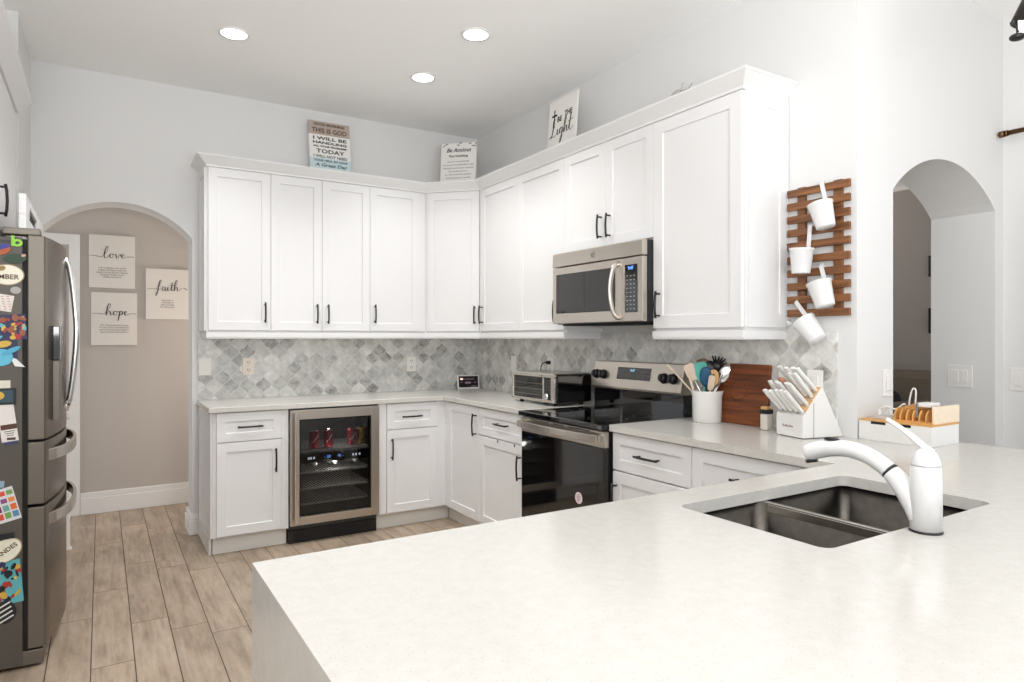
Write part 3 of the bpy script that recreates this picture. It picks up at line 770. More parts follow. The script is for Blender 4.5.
# magnets and papers on the fridge side (a = X on the plane Y = GY0)
FS = FB(GY0)
TX = lambda a, z, d=.0, ang=0.: Matrix.Translation((a, d, z)) @ Matrix(((1, 0, 0, 0), (0, 0, 1, 0), (0, 1, 0, 0), (0, 0, 0, 1))) @ Matrix.Rotation(ang, 4, 'Z')
MG = 'magnets and papers on the refrigerator side'
def blob(a, z, ra, rz, d0, d1, ang=0, n=26, mb=None):
    mb = mb or MB(FS); ca, sa = math.cos(ang), math.sin(ang); P = []
    for i in range(n):
        x, y = ra * math.cos(2 * PI * i / n), rz * math.sin(2 * PI * i / n)
        P.append((a + x * ca - y * sa, z + x * sa + y * ca))
    return mb.prism(P, d0, d1)
def card(a, z, w, h, ang=0., d0=.0, d1=.0015, mb=None):
    mb = mb or MB(FS); ca, sa = math.cos(ang), math.sin(ang)
    return mb.prism([(a + x * ca - y * sa, z + x * sa + y * ca) for x, y in ((-w / 2, -h / 2), (w / 2, -h / 2), (w / 2, h / 2), (-w / 2, h / 2))], d0, d1)
def magnet(name, label, cat, mb, m): return tag(place(name, mb, m), label, cat, MG)
g = MB(FS)      # green letter b: stem and ring
g.box(-3.030, -3.0195, .001, .008, 1.708, 1.750)
n = 22
for i in range(n):
    a0, a1 = 2 * PI * i / n, 2 * PI * (i + 1) / n
    pt = lambda r, a: (-3.010 + r * math.cos(a) * 1.05, 1.7215 + r * math.sin(a) * .95)
    g.prism([pt(.016, a0), pt(.016, a1), pt(.007, a1), pt(.007, a0)], .001, .0085)
magnet('letter_magnet', 'bright green letter b magnet at the top of the refrigerator side', 'magnet', g, colr('lime_green', (140, 205, 50), .4))
t = thing('bar_magnet', 'small black bar magnet left of the green letter', 'magnet', (-3.06, GY0, 1.722), MG)
place('bar', MB(FS).box(-3.09, -3.032, 0, .004, 1.722, 1.731), 'black', t)
t = thing('bird_magnet', 'orange and blue bird-shaped magnet above the oval name plaque', 'magnet', (-3.06, GY0, 1.66), MG)
place('body', blob(-3.056, 1.69, .026, .017, .001, .007, .5), colr('magnet_orange', (176, 88, 40)), t)
place('wing', blob(-3.062, 1.702, .030, .009, .007, .009, .25), colr('magnet_blue', (52, 60, 150)), t)
t = thing('leaf_magnet', 'dark green fish-shaped magnet under the green letter', 'magnet', (-3.02, GY0, 1.638), MG)
place('body', blob(-3.018, 1.658, .038, .019, .001, .008, .1), colr('magnet_green', (34, 62, 40)), t)
place('tail', blob(-2.990, 1.672, .008, .006, .003, .009, .4), colr('magnet_pink', (196, 150, 140)), t)
t = thing('name_plaque', 'cream oval name plaque magnet on the upper refrigerator side', 'magnet', (-3.04, GY0, 1.55), MG)
place('backing', blob(-3.043, 1.592, .056, .043, .0005, .004, .0, 36), colr('plaque_border', (150, 132, 96)), t)
place('face', blob(-3.043, 1.592, .052, .039, .004, .005, .0, 36), colr('plaque_cream', (238, 234, 214)), t)
place('lettering', MB(FS).text('MBER', .027, TX(-3.0385, 1.583, .0052), width=.066, bold=.0006), colr('plaque_brown', (90, 62, 36)), t)
place('knot', blob(-3.060, 1.617, .012, .009, .005, .008, .5), colr('plaque_tan', (150, 120, 60)), t)
magnet('round_magnet', 'grey round stone magnet just below the oval name plaque', 'magnet', blob(-3.016, 1.531, .017, .0145, .0005, .007), colr('stone_grey', (172, 168, 164)))
t = thing('note_card', 'white note card with faint red print on the refrigerator side', 'paper', (-3.06, GY0, 1.44), MG)
place('sheet', card(-3.060, 1.481, .07, .066, -.16), colr('paper_white', (226, 220, 212)), t)
g = MB(FS)
for i in range(6):
    for j in range(3): card(-3.078 + j * .018 + i * .002, 1.505 - i * .010, .010, .0028, -.16, .0015, .0018, g)
place('print', g, colr('faint_red_print', (196, 126, 116)), t)
def collage(name, label, a, z, w, h, ang, cols, base, n=16, seed=1):
    rnd = random.Random(seed); t = thing(name, label, 'magnet', (a, GY0, z - h / 2), MG)
    place('backing', card(a, z, w, h, ang, .0005, .003), base, t)
    for k, cname in enumerate(cols):
        g = MB(FS)
        for i in range(n):
            x = (rnd.random() - .5) * w * .86; y = (rnd.random() - .5) * h * .86; ca, sa = math.cos(ang), math.sin(ang)
            blob(a + x * ca - y * sa, z + x * sa + y * ca, .004 + rnd.random() * w * .12, .003 + rnd.random() * h * .09, .003, .0036 + .0007 * k + .0003 * i / n, rnd.random() * 3, 9, g)
        place('print', g, cname, t)
    return t
cY, cT, cB, cR, cK, cW, cO = (colr('art_yellow', (214, 176, 74)), colr('art_teal', (96, 178, 186)), colr('art_navy', (38, 44, 84)), colr('art_red', (172, 50, 46)), colr('art_black', (24, 26, 32)), colr('art_white', (226, 226, 222)), colr('art_orange', (150, 84, 56)))
collage('picture_magnet', 'busy yellow and navy picture magnet on the refrigerator side', -3.033, 1.383, .104, .1, .05, [cT, cB, cY, cR, cO], cB, 9, 3)
t = thing('figure_magnet', 'light blue rounded figure magnet with white tag on the refrigerator side', 'magnet', (-3.045, GY0, 1.22), MG)
place('backing', card(-3.05, 1.285, .08, .09, 0, .0005, .002), cB, t)
place('body', blob(-3.062, 1.262, .038, .034, .002, .010), colr('sky_blue', (96, 186, 214)), t)
place('arm', blob(-3.030, 1.288, .034, .010, .004, .012, .5), colr('sky_blue2', (80, 170, 204)), t)
place('top_patch', blob(-3.055, 1.315, .026, .013, .002, .006, .2), cY, t)
place('tag', MB(FS).prism([(-3.034, 1.262), (-3.014, 1.256), (-2.985, 1.222), (-3.018, 1.226)], .004, .0065), 'white', t)
magnet('note_slip', 'blank cream paper slip above the framed photo magnet', 'paper', card(-3.058, 1.150, .05, .04, 0, .0003, .0010), colr('cream_paper', (226, 220, 204)))
t = thing('photo_magnet', 'dark framed photo magnet with a glowing yellow round shape', 'magnet', (-3.05, GY0, 1.07), MG)
place('frame', card(-3.052, 1.106, .076, .066, 0, .0012, .0045), cK, t)
place('picture', card(-3.054, 1.106, .060, .048, 0, .0045, .0050), colr('photo_blue', (48, 74, 88)), t)
place('highlight', blob(-3.074, 1.110, .022, .017, .005, .0055), cY, t)
t = thing('coupon_strip', 'long white printed card hanging below the photo magnet', 'paper', (-3.05, GY0, .93), MG)
place('sheet', card(-3.042, 1.000, .055, .150, .12, .0008, .002), colr('card_white', (232, 226, 222)), t)
g = MB(FS); card(-3.0385, .984, .052, .020, .12, .002, .0026, g); card(-3.030, .936, .028, .010, .0, .002, .0026, g)
place('brown_band', g, colr('band_brown', (86, 54, 36)), t)
g = MB(FS)
for i in range(3): card(-3.036 + .001 * i, .966 - i * .008, .034 - .006 * i, .003, .12, .002, .0026, g)
place('print', g, 'inkgrey', t)
magnet('clip_magnet', 'dark blue clip magnet at the bottom of the white card', 'magnet', card(-3.030, .9185, .045, .012, .1, .002, .007), colr('clip_blue', (64, 66, 104)))
magnet('paper_corner', 'pale blue paper scrap above the colour chart', 'paper', card(-3.066, .757, .026, .026, -.1, .0004, .0016), colr('pale_blue_paper', (150, 178, 200)))
t = thing('color_chart', 'tilted chart of bright coloured rectangles on the lower refrigerator side', 'paper', (-3.05, GY0, .59), MG)
place('sheet', card(-3.050, .672, .078, .135, .24, .0005, .002), colr('chart_white', (226, 226, 230)), t)
cc = [(232, 110, 50), (226, 80, 60), (120, 168, 84), (90, 140, 180), (140, 80, 140), (236, 150, 70), (128, 30, 92), (110, 174, 160)]
for r in range(4):
    for q_ in range(3):
        x = -.025 + q_ * .025; y = .047 - r * .030; ca, sa = math.cos(.24), math.sin(.24)
        place('swatch', card(-3.050 + x * ca - y * sa, .672 + x * sa + y * ca, .020, .024 if r > 1 else .018, .24, .002, .0028), colr('swatch_%d' % ((r * 3 + q_) % 8), cc[(r * 3 + q_) % 8]), t)
t = thing('lower_plaque', 'tilted cream oval plaque magnet on the lower refrigerator side', 'magnet', (-3.05, GY0, .43), MG)
place('backing', blob(-3.05, .490, .060, .046, .0005, .003, .62, 36), colr('plaque_border', (150, 132, 96)), t)
place('face', blob(-3.05, .490, .056, .042, .003, .0042, .62, 36), colr('plaque_cream', (238, 234, 214)), t)
place('lettering', MB(FS).text('ANDES', .024, TX(-3.044, .492, .0044, .62), width=.078, bold=.0005), colr('plaque_brown', (90, 62, 36)), t)
magnet('black_clip', 'black and grey bulldog clip magnet above the tilted oval plaque', 'magnet', card(-3.055, .548, .07, .022, .06, .004, .010), cK)
collage('postcard_magnet', 'square teal and navy picture magnet low on the refrigerator side', -3.040, .362, .088, .172, .08, [cT, cB, cR, cY, cK], cT, 7, 11)
t = thing('disc_magnet', 'black disc magnet with white stripes lowest on the refrigerator side', 'magnet', (-3.05, GY0, .2), MG)
place('disc', blob(-3.053, .245, .040, .046, .0005, .005), cK, t)
g = MB(FS)
for i in range(4): card(-3.057 + i * .004, .272 - i * .018, .052, .006, .5, .005, .0056, g)
place('stripes', g, cW, t)

# white bin on the fridge, cabinet above
t = thing('framed_sign', 'white framed sign with dark panel standing edge-on on top of the refrigerator', 'sign', (-2.995, -1.2, 1.786))
place('frame', MB().box(-3.010, -2.985, -1.62, -.68, 1.786, 1.845).box(-3.010, -2.985, -1.62, -1.46, 1.845, 1.93).box(-3.010, -2.985, -1.05, -.68, 1.845, 1.93).box(-3.010, -2.985, -1.46, -1.05, 1.895, 1.93), 'cab', t, .003)
place('dark_panel', MB().box(-3.008, -2.996, -1.46, -1.05, 1.845, 1.895), 'gap', t)
c = thing('fridge_cabinet', 'white wall cabinet above the refrigerator at the left edge', 'cabinet', (-3.4, -1.35, 1.80))
place('body', MB().box(-3.79, -3.112, -2.0, -.72, 1.80, 2.545), 'cab', c)
fl = frame((-3.093, 0), (0, 1), (1, 0))
place('filler', MB().box(-3.112, -3.098, -1.41, -.725, 1.81, 2.50), 'cab', c); door(fl, -1.99, -1.42, 1.81, 2.50, c, 1.915, -1.50, hl=.135, rail=.06)
place('crown', MB().prism([(-3.112, 2.505), (-3.088, 2.505), (-3.03, 2.56), (-3.03, 2.58), (-3.112, 2.58)], -2.02, -.705), 'cab', c, .002)

# slim white gate post in the hall arch
t = thing('gate_post', 'slim white post standing in the hall archway beside the refrigerator', 'post', (-2.912, .08, 0))
place('post', MB().box(-2.932, -2.892, .06, .10, .006, .83), 'white', t, .003)
place('cap', MB().box(-2.938, -2.886, .054, .106, .83, .872), 'white', t, .006)
place('foot', MB().box(-2.94, -2.884, .052, .108, 0, .008), 'white', t, .002)

# ------------------------------------------------------------------ signs
def strokes(mb, strs, Mt, s, r=.055, flat=.25):
    for st in strs:
        P = smooth_path([(x * s, y * s, 0) for x, y in st], 6); n = len(P)
        R = []
        for i, p in enumerate(P):
            d = P[min(i + 1, n - 1)] - P[max(i - 1, 0)]; d.normalize()
            R.append(s * r * (.55 + 1.0 * max(0, -d.y) ** 1.0))
        P = [Mt @ p for p in P]
        mb.tube(P, R, 6)
    return mb
LOVE = [[(-2.55, .42), (-1.6, .42), (-.9, .3), (-.1, .35), (.6, 1.3), (1.0, 2.3), (.8, 2.6), (.45, 2.0), (.2, .8), (.3, .05), (.7, .1), (1.2, .7), (1.55, 1.0), (1.3, .75), (1.25, .25), (1.6, .1), (1.9, .55), (1.7, .95), (2.1, .8), (2.4, .9), (2.5, .2), (2.75, .1), (3.1, .8), (3.2, .95), (3.4, .6), (3.7, .5), (4.0, .8), (3.75, 1.0), (3.5, .5), (3.8, .1), (4.3, .3), (5.0, .48), (5.95, .42)]]
HOPE = [[(-2.55, .42), (-1.2, .42), (-.3, .3), (.5, 1.2), (1.0, 2.3), (.75, 2.6), (.4, 1.8), (.15, .0), (.4, .7), (.8, 1.0), (.95, .5), (1.05, .05), (1.4, .3), (1.7, .9), (1.95, 1.0), (1.6, .8), (1.65, .2), (2.0, .1), (2.2, .6), (2.0, .95), (2.5, .75), (2.8, .95), (2.6, -.3), (2.4, -1.2), (2.6, .3), (3.0, 1.0), (3.3, .7), (3.1, .15), (2.8, .2), (3.5, .4), (4.0, .7), (4.1, .95), (3.75, .9), (3.7, .3), (4.0, .05), (4.5, .35), (5.2, .45), (5.9, .42)]]
FAITH = [[(-2.2, .42), (-1.0, .42), (-.3, .5), (.3, 1.3), (.7, 2.3), (.5, 2.5), (.2, 1.6), (-.1, -.2), (-.4, -1.1), (-.5, -.8), (.2, .3), (.6, .5)], [(-.1, 1.0), (.9, 1.2)],
         [(1.5, .9), (1.1, .9), (.85, .4), (1.1, .05), (1.45, .5), (1.5, .95), (1.5, .2), (1.75, .1), (2.1, .95), (2.05, .2), (2.35, .1), (2.75, .8), (3.0, 2.0), (2.85, .4), (3.1, .1), (3.6, .9), (4.1, 2.3), (3.9, 2.6), (3.6, 1.6), (3.4, .05), (3.7, .75), (4.05, .95), (4.1, .2), (4.4, .1), (5.0, .7), (5.6, .8), (6.0, .5), (6.3, .45)], [(2.5, 1.25), (3.5, 1.45)], [(2.12, 1.35), (2.16, 1.42)]]
def hall_sign(x0, x1, z0, z1, word, strk, lines, label):
    t = thing('canvas_sign', label, 'sign', ((x0 + x1) / 2, 1.0, z0), 'word canvases on the hall wall')
    place('canvas', MB().box(x0, x1, .972, .999, z0, z1), 'canvas', t, .002)
    cx, cz = (x0 + x1) / 2, z1 - .175
    Mt = Matrix(((1, 0, 0, x0 + .092), (0, 0, 1, .971), (0, 1, 0, cz), (0, 0, 0, 1)))
    if word == 'faith': Mt = Matrix(((1, 0, 0, x0 + .085), (0, 0, 1, .971), (0, 1, 0, cz), (0, 0, 0, 1)))
    place('script_word', strokes(MB(), strk, Mt, .0345 if word != 'faith' else .0335, .065), 'ink', t)
    g = MB()
    for i, l in enumerate(lines):
        g.text(l, .0165, Matrix(((1, 0, 0, cx), (0, 0, -1, .9715), (0, 1, 0, cz - .075 - i * .0175), (0, 0, 0, 1))))
    place('small_print', g, 'inkgrey', t)
hall_sign(-2.804, -2.50, 1.72, 2.124, 'love', LOVE, ['Love is patient, love is kind', 'it does not envy, it does not', 'boast, it is not proud, it always', 'protects, always trusts', 'always perseveres'], 'canvas reading love, upper left of three on the hall wall')
hall_sign(-2.790, -2.487, 1.282, 1.685, 'hope', HOPE, ['For I know the plans I have', 'for you, plans to prosper you', 'and not to harm you, plans to', 'give you hope and a future'], 'canvas reading hope, directly below the love canvas')
hall_sign(-2.427, -2.123, 1.485, 1.886, 'faith', FAITH, ['Now faith is', 'confidence in', 'what we hope', 'for and not see'], 'canvas reading faith, on the right of the hall wall')

def lean(x, y, z, u, n, tilt, w):
    """plane standing at (x,y,z): local a along u (centre 0), d out along n, c up, tilted back"""
    return Matrix.Translation((x, y, z)) @ frame((0, 0), u, n) @ Matrix.Rotation(tilt, 4, 'X')
def TP(z, d): return Matrix(((1, 0, 0, 0), (0, 0, 1, d), (0, 1, 0, z), (0, 0, 0, 1)))
# sign 1: three-tone morning sign
L = lean(-1.283, -.135, 2.461, (1, 0), (0, -1), .16, .3)
t = thing('plaque_sign', 'brown, white and pale blue GOOD MORNING plaque above the wall cabinets', 'sign', (-1.283, -.135, 2.46), 'signs standing on the wall cabinets')
b = MB(L); b.box(-.153, .153, -.012, 0, .0, .20); b.mi = 1; b.box(-.153, .153, -.012, 0, .20, .38); b.mi = 2; b.box(-.153, .153, -.012, 0, .38, .485)
place('board', b, [colr('sign_pale_blue', (196, 214, 218), .7), colr('sign_white', (232, 230, 226), .7), colr('sign_brown', (180, 164, 152), .7)], t)
for lines, m in (([('GOOD MORNING', .460, .026, .23), ('THIS IS GOD', .412, .050, .26)], 'ink_brown'), ([('I WILL BE', .352, .034, .25), ('HANDLING', .318, .027, .25), ('ALL YOUR PROBLEMS', .290, .018, .25), ('TODAY', .252, .042, .21)], 'ink_black'),
                 ([('I WILL NOT NEED', .212, .027, .25), ('YOUR HELP, SO HAVE', .180, .021, .25), ('A Great Day', .146, .034, .24)], 'ink_slate')):
    g = MB(L)
    for s_, z_, sz, wd in lines: g.text(s_, sz, TP(z_, .0004), width=wd, bold=.0008, shear=.25 if 'Great' in s_ else 0)
    place('lettering', g, {'ink_brown': colr('ink_brown', (62, 40, 34)), 'ink_black': M['ink'], 'ink_slate': colr('ink_slate', (66, 84, 92))}[m], t)
# sign 2: verse sign on the corner cabinet
L = lean(-.375, -.375, 2.461, (q, -q), (-q, -q), .10, .29)
t = thing('verse_sign', 'white verse sign with black print on the corner cabinet', 'sign', (-.375, -.375, 2.46), 'signs standing on the wall cabinets')
place('board', MB(L).box(-.145, .145, -.008, 0, 0, .405), colr('sign_white', (232, 230, 226), .7), t, .003)
g = MB(L); g.text('Be Anxious', .046, TP(.345, .0004), width=.2, shear=.3, bold=.0008); g.text('For Nothing', .028, TP(.298, .0004), width=.15, bold=.0006)
place('lettering', g, 'ink', t)
g = MB(L)
for i, (s_, wd) in enumerate((('but in everything', .17), ('by prayer and supplication with', .25), ('thanksgiving let your requests', .25), ('be made known', .15), ('to God and the peace', .21), ('will guard your hearts', .2), ('and minds', .15))): g.text(s_, .017, TP(.254 - i * .026, .0004), width=wd)
place('small_print', g, 'inkgrey', t)
g = MB(L)
for x, z_, a in ((-.13, .372, .9), (-.115, .39, .4), (-.02, .392, -.4), (.0, .394, .5), (.075, .39, .3), (.1, .38, -.3), (.125, .385, .6), (.13, .36, 1.2)):
    g.prism([(x, z_), (x + .018 * math.cos(a) - .005 * math.sin(a), z_ + .018 * math.sin(a) + .005 * math.cos(a)), (x + .034 * math.cos(a), z_ + .02 * math.sin(a)), (x + .018 * math.cos(a) + .005 * math.sin(a), z_ + .018 * math.sin(a) - .005 * math.cos(a))], 0, .0006)
place('leaf_sprays', g, colr('olive_leaf', (88, 92, 76), .7), t)
# sign 3: be the light
L = lean(-.195, -1.475, 2.461, (0, -1), (-1, 0), .075, .31)
t = thing('cross_sign', 'tall white BE THE Light sign leaning on the stove wall', 'sign', (-.185, -1.468, 2.46), 'signs standing on the wall cabinets')
place('board', MB(L).box(-.155, .155, -.010, 0, 0, .452), colr('sign_white', (232, 230, 226), .7), t, .002)
place('cross', MB(L).prism([(-.095, .265), (-.083, .265), (-.083, .340), (-.060, .340), (-.060, .353), (-.083, .353), (-.083, .385), (-.095, .385), (-.095, .353), (-.118, .353), (-.118, .340), (-.095, .340)], 0, .0006), 'ink', t)
g = MB(L)
g.text('BE', .048, TP(.318, .0004) @ Matrix.Translation((-.030, -.006, 0)), width=.05, bold=.0012); g.text('THE', .048, TP(.325, .0004) @ Matrix.Translation((.065, .008, 0)), width=.082, bold=.0012)
place('lettering', g, 'ink', t)
LIGHT = [[(.6, 2.3), (.35, 2.55), (.15, 2.2), (.1, 1.0), (-.2, .1), (-.7, -.1), (-.6, .2), (.3, .0), (.9, .25), (1.2, .9), (1.15, .2), (1.5, .2), (1.95, .9), (2.1, 1.0), (1.75, .85), (1.75, .25), (2.15, .4), (2.3, .95), (2.2, -.4), (1.85, -1.1), (1.8, -.7), (2.5, .5), (3.1, 1.8), (3.05, 2.5), (2.8, 1.6), (2.7, .1), (3.0, .8), (3.3, .95), (3.3, .2), (3.6, .3), (4.1, 1.6), (4.2, 2.4), (3.9, .5), (4.2, .1), (4.7, .5)], [(3.6, 1.4), (4.7, 1.6)]]
Mt = L @ TP(.205, .0012) @ Matrix.Translation((-.10, 0, 0))
place('script_word', strokes(MB(), LIGHT, Mt, .047, .05), 'ink', t)
# wire decoration on the crown
t = thing('wire_ornament', 'small grey wire ornament lying on top of the large wall cabinet', 'ornament', (-.30, -2.60, 2.515))
g = MB()
for p in ([(-.30, -2.47, 2.52), (-.30, -2.52, 2.545), (-.30, -2.58, 2.550), (-.30, -2.64, 2.56), (-.30, -2.70, 2.552), (-.30, -2.73, 2.52)], [(-.30, -2.54, 2.52), (-.29, -2.57, 2.57), (-.30, -2.62, 2.575), (-.31, -2.66, 2.545), (-.30, -2.68, 2.52)],
          [(-.30, -2.60, 2.52), (-.30, -2.635, 2.56), (-.30, -2.645, 2.60), (-.30, -2.655, 2.605)], [(-.31, -2.56, 2.52), (-.30, -2.60, 2.56), (-.30, -2.67, 2.55), (-.31, -2.72, 2.575)]): g.tube(smooth_path([(a_, b_, 2.52 + (c_ - 2.52) * .8) for a_, b_, c_ in p], 5), .0022, 6)
place('wires', g, colr('pewter', (158, 155, 150), .5), t)
place('base_bar', MB().box(-.32, -.28, -2.74, -2.46, 2.5152, 2.521), colr('pewter', (158, 155, 150), .5), t)

# ------------------------------------------------------------------ wall plates
def plate(F, a, z, kind, label, m='plate', w=.076, h=.118):
    t = thing('wall_plate' if kind != 'outlet' else 'outlet', label, 'light switch' if kind != 'outlet' else 'outlet', F @ Vector((a, 0, z - h / 2)))
    place('plate', MB(F).box(a - w / 2, a + w / 2, .0, .006, z - h / 2, z + h / 2), m, t, .002)
    if kind == 'outlet':
        g = MB(F)
        for s in (-.026, .026): g.box(a - .018, a + .018, .006, .008, z + s - .018, z + s + .018)
        r = place('sockets', g, m, t, .002)
        g = MB(F)
        for s in (-.026, .026): g.box(a - .008, a - .005, .008, .0086, z + s - .004, z + s + .010).box(a + .005, a + .008, .008, .0086, z + s - .004, z + s + .010).box(a - .002, a + .002, .008, .0086, z + s - .013, z + s - .008)
        place('slots', g, 'slot', t)
    elif kind == 'blank':
        place('screws', MB(F).tube([(a, .006, z + .045), (a, .0075, z + .045)], .004, 10).tube([(a, .006, z - .045), (a, .0075, z - .045)], .004, 10), m, t)
    else:
        n = 2 if w > .1 else 1
        for i in range(n):
            x = a + (i - (n - 1) / 2) * .046
            place('rocker', MB(F).prism([(x - .017, z - .034), (x + .017, z - .034), (x + .017, z + .034), (x - .017, z + .034)], .006, .011), m, t, .002)
fbk, frt = FB(-.011), FR(-.011)
plate(fbk, -2.122, 1.14, 'blank', 'white blank wall plate on the backsplash beside the hall arch')
plate(fbk, -1.842, 1.137, 'outlet', 'almond outlet on the backsplash left of the cooler', 'plateb')
plate(fbk, -.604, 1.127, 'outlet', 'white outlet on the backsplash under the corner cabinet')
plate(frt, .623, 1.14, 'blank', 'white wall plate on the stove wall beside the corner')
plate(frt, 1.115, 1.14, 'outlet', 'white outlet on the stove wall above the toaster oven')
t = thing('power_plug', 'black power plug in the outlet above the toaster oven', 'plug', (-.05, -1.115, 1.15))
place('plug_body', MB().box(-.045, -.0196, -1.130, -1.10, 1.150, 1.176), 'blackplastic', t, .004)
place('cord', MB().tube(smooth_path([(-.044, -1.115, 1.163), (-.062, -1.108, 1.163), (-.072, -1.09, 1.145), (-.07, -1.08, 1.10), (-.045, -1.10, 1.02)], 5), .004, 8), 'blackplastic', t)
plate(frt, 3.168, 1.137, 'switch', 'white rocker switch on the tile behind the knife block')
plate(frt, 3.02, 1.137, 'switch', 'white switch plate half hidden behind the knives on the tile')
plate(FB(-3.352), .231, 1.14, 'switch', 'white switch on the wall just left of the arched pass-through', 'white')
plate(frame((1.258, 0), (0, -1), (-1, 0)), 3.187, 1.13, 'switch', 'double rocker switch inside the arched pass-through reveal', 'white', .122, .12)
plate(frame((1.349, 0), (0, -1), (-1, 0)), 3.447, 1.122, 'switch', 'double rocker switch on the wall under the curtain rod', 'white', .122, .12)

# ------------------------------------------------------------------ slatted rack with hanging pots
t = thing('slatted_rack', 'walnut slatted rack hung on the stove wall beside the cabinets', 'rack', (-.01, -3.175, 1.44))
for a in (3.10, 3.275): place('rail', MB(FR(0)).box(a - .020, a + .020, .001, .016, 1.44, 2.025), 'rackwood', t, .002)
zs = [1.452 + i * .0605 for i in range(10)]
for i, z_ in enumerate(zs): place('slat', MB(FR(0)).box(3.036, 3.337, .016, .030, z_ - .017 + (.004 if i > 4 else 0), z_ + .017 + (.004 if i > 4 else 0)), 'rackwood', t, .003)
def pot(y, z, roll, hook_z, label, x=-.088):
    """bucket with a strap hook; (y,z) is the centre of the rim"""
    t = thing('hanging_pot', label, 'pot', (x, y, z - .11), 'white hanging pots on the slatted rack')
    L = Matrix.Translation((x, y, z)) @ Matrix.Rotation(roll, 4, 'X')
    place('bucket', MB(L).lathe([(0, -.108), (.038, -.108), (.039, -.105), (.0495, -.006), (.053, -.003), (.053, .003), (.0485, .001), (.037, -.102), (0, -.102)], n=32), 'enamel', t)
    dz = hook_z - z
    p = [(.047, 0, -.03), (.0495, 0, 0), (.0515, 0, dz * .5), (.0545, 0, dz - .005), (.060, 0, dz + .006), (.070, 0, dz + .006), (.0705, 0, dz - .02)]
    mb = MB(L); A = []
    for a, b, c_ in smooth_path(p, 3): A.append((a, c_))
    for (a0, c0), (a1, c1) in zip(A, A[1:]):
        q0 = [mb.v((a0, s, c0)) for s in (-.010, .010)]; q1 = [mb.v((a1, s, c1)) for s in (-.010, .010)]
        mb.f((q0[0], q0[1], q1[1], q1[0]))
    h = place('hook', mb, 'enamel', t, norm=False); s_ = h.modifiers.new('thick', 'SOLIDIFY'); s_.thickness = .0022
pot(-3.240, 1.917, -.26, 2.022, 'top white hanging pot on the slatted rack')
pot(-3.152, 1.733, .04, 1.838, 'left-hand white hanging pot, second from the top of the rack')
pot(-3.234, 1.578, -.30, 1.660, 'lower right white hanging pot, third from the top of the rack')
pot(-3.160, 1.413, -.70, 1.53, 'bottom white hanging pot, tipped below the rack', x=-.086)
t = thing('wall_hook', 'small white round hook on the tile below the slatted rack', 'hook', (-.012, -3.03, 1.40))
place('knob', MB(FR(0)).tube([(3.032, .0, 1.407), (3.032, .02, 1.407)], .012, 16), 'white', t, .003)
place('stem', MB(FR(0)).tube([(3.032, .02, 1.407), (3.032, .024, 1.40), (3.032, .018, 1.392)], .004, 8), 'white', t)

# ------------------------------------------------------------------ countertop objects
# toaster oven
ty0, ty1, tx0, tx1, tz0, tz1 = -1.648, -1.155, -.362, -.065, .934, 1.112
c = thing('toaster_oven', 'low silver and black toaster oven on the counter left of the range', 'toaster oven', (-.21, -1.4, CT1))
place('housing', MB().box(tx0 + .02, tx1, ty0, ty1, tz0, tz1), 'blackgloss', c, .012, seg=3)
place('top_shell', MB().box(tx0 + .004, tx1 - .01, ty0 + .01, ty1 - .01, tz1 - .004, tz1 + .004), 'steelh', c, .004)
ff = FR(tx0 + .02)
bz = MB(ff).box(1.158, 1.646, 0, .02, tz0, tz0 + .018).box(1.158, 1.646, 0, .02, tz1 - .022, tz1).box(1.158, 1.178, 0, .02, tz0 + .018, tz1 - .022).box(1.520, 1.535, 0, .02, tz0 + .018, tz1 - .022).box(1.610, 1.646, 0, .02, tz0 + .018, tz1 - .022)
place('front_bezel', bz, 'steelh', c, .004)
dr = place('door_glass', MB(ff).box(1.178, 1.520, .004, .010, tz0 + .018, tz1 - .022), 'blackgloss', c)
g = MB(ff)
for z_ in (.972, 1.008, 1.044): g.box(1.19, 1.51, .010, .0115, z_, z_ + .004)
place('rack_lines', g, colr('rack_grey', (104, 98, 84), .4), dr)
place('handle', MB(ff).box(1.19, 1.51, .028, .040, tz1 - .018, tz1 - .008).box(1.20, 1.215, .018, .030, tz1 - .018, tz1 - .008).box(1.485, 1.50, .018, .030, tz1 - .018, tz1 - .008), 'steelh', dr, .003)
pn = place('control_panel', MB(ff).box(1.535, 1.610, .004, .014, tz0 + .018, tz1 - .022), 'blackplastic', c)
kb = MB(ff).tube([(1.572, .014, .972), (1.572, .034, .972)], [.021, .018], 20)
place('knob', kb, 'chrome', pn)
g = MB(ff)
for i in range(4): g.box(1.555, 1.565, .014, .0148, 1.012 + i * .018, 1.019 + i * .018).box(1.58, 1.592, .014, .0148, 1.012 + i * .018, 1.019 + i * .018)
place('button_marks', g, 'inkgrey', pn)
for x in (tx0 + .05, tx1 - .05):
    for y in (ty0 + .05, ty1 - .05): place('foot', MB().cyl((x, y, CT1), (x, y, tz0 + .003), .014, .017, 14), 'blackplastic', c)
# smart display in the corner
L = Matrix.Translation((-.135, -.115, CT1)) @ frame((0, 0), (math.cos(.25), -math.sin(.25)), (-math.sin(.25), -math.cos(.25))) @ Matrix.Rotation(.24, 4, 'X')
c = thing('smart_display', 'small white-framed smart display screen in the counter corner', 'screen', (-.135, -.115, CT1))
place('frame', MB(L).box(-.094, .094, -.014, .0, .0015, .120), 'white', c, .005)
sc_ = place('screen', MB(L).box(-.082, .082, 0, .001, .014, .108), 'blackgloss', c)
g = MB(L); g.box(-.070, -.045, .001, .0015, .076, .092)
place('bright_tile', g, mat('screen_lit_tile', (235, 200, 180), .5, emit=(235, 205, 185), es=.8), sc_)
g = MB(L); g.box(-.035, .05, .001, .0014, .080, .086).box(-.068, -.05, .001, .0014, .052, .058).box(-.03, .02, .001, .0014, .044, .060).box(.045, .065, .001, .0014, .052, .058).box(.02, .07, .001, .0014, .020, .026)
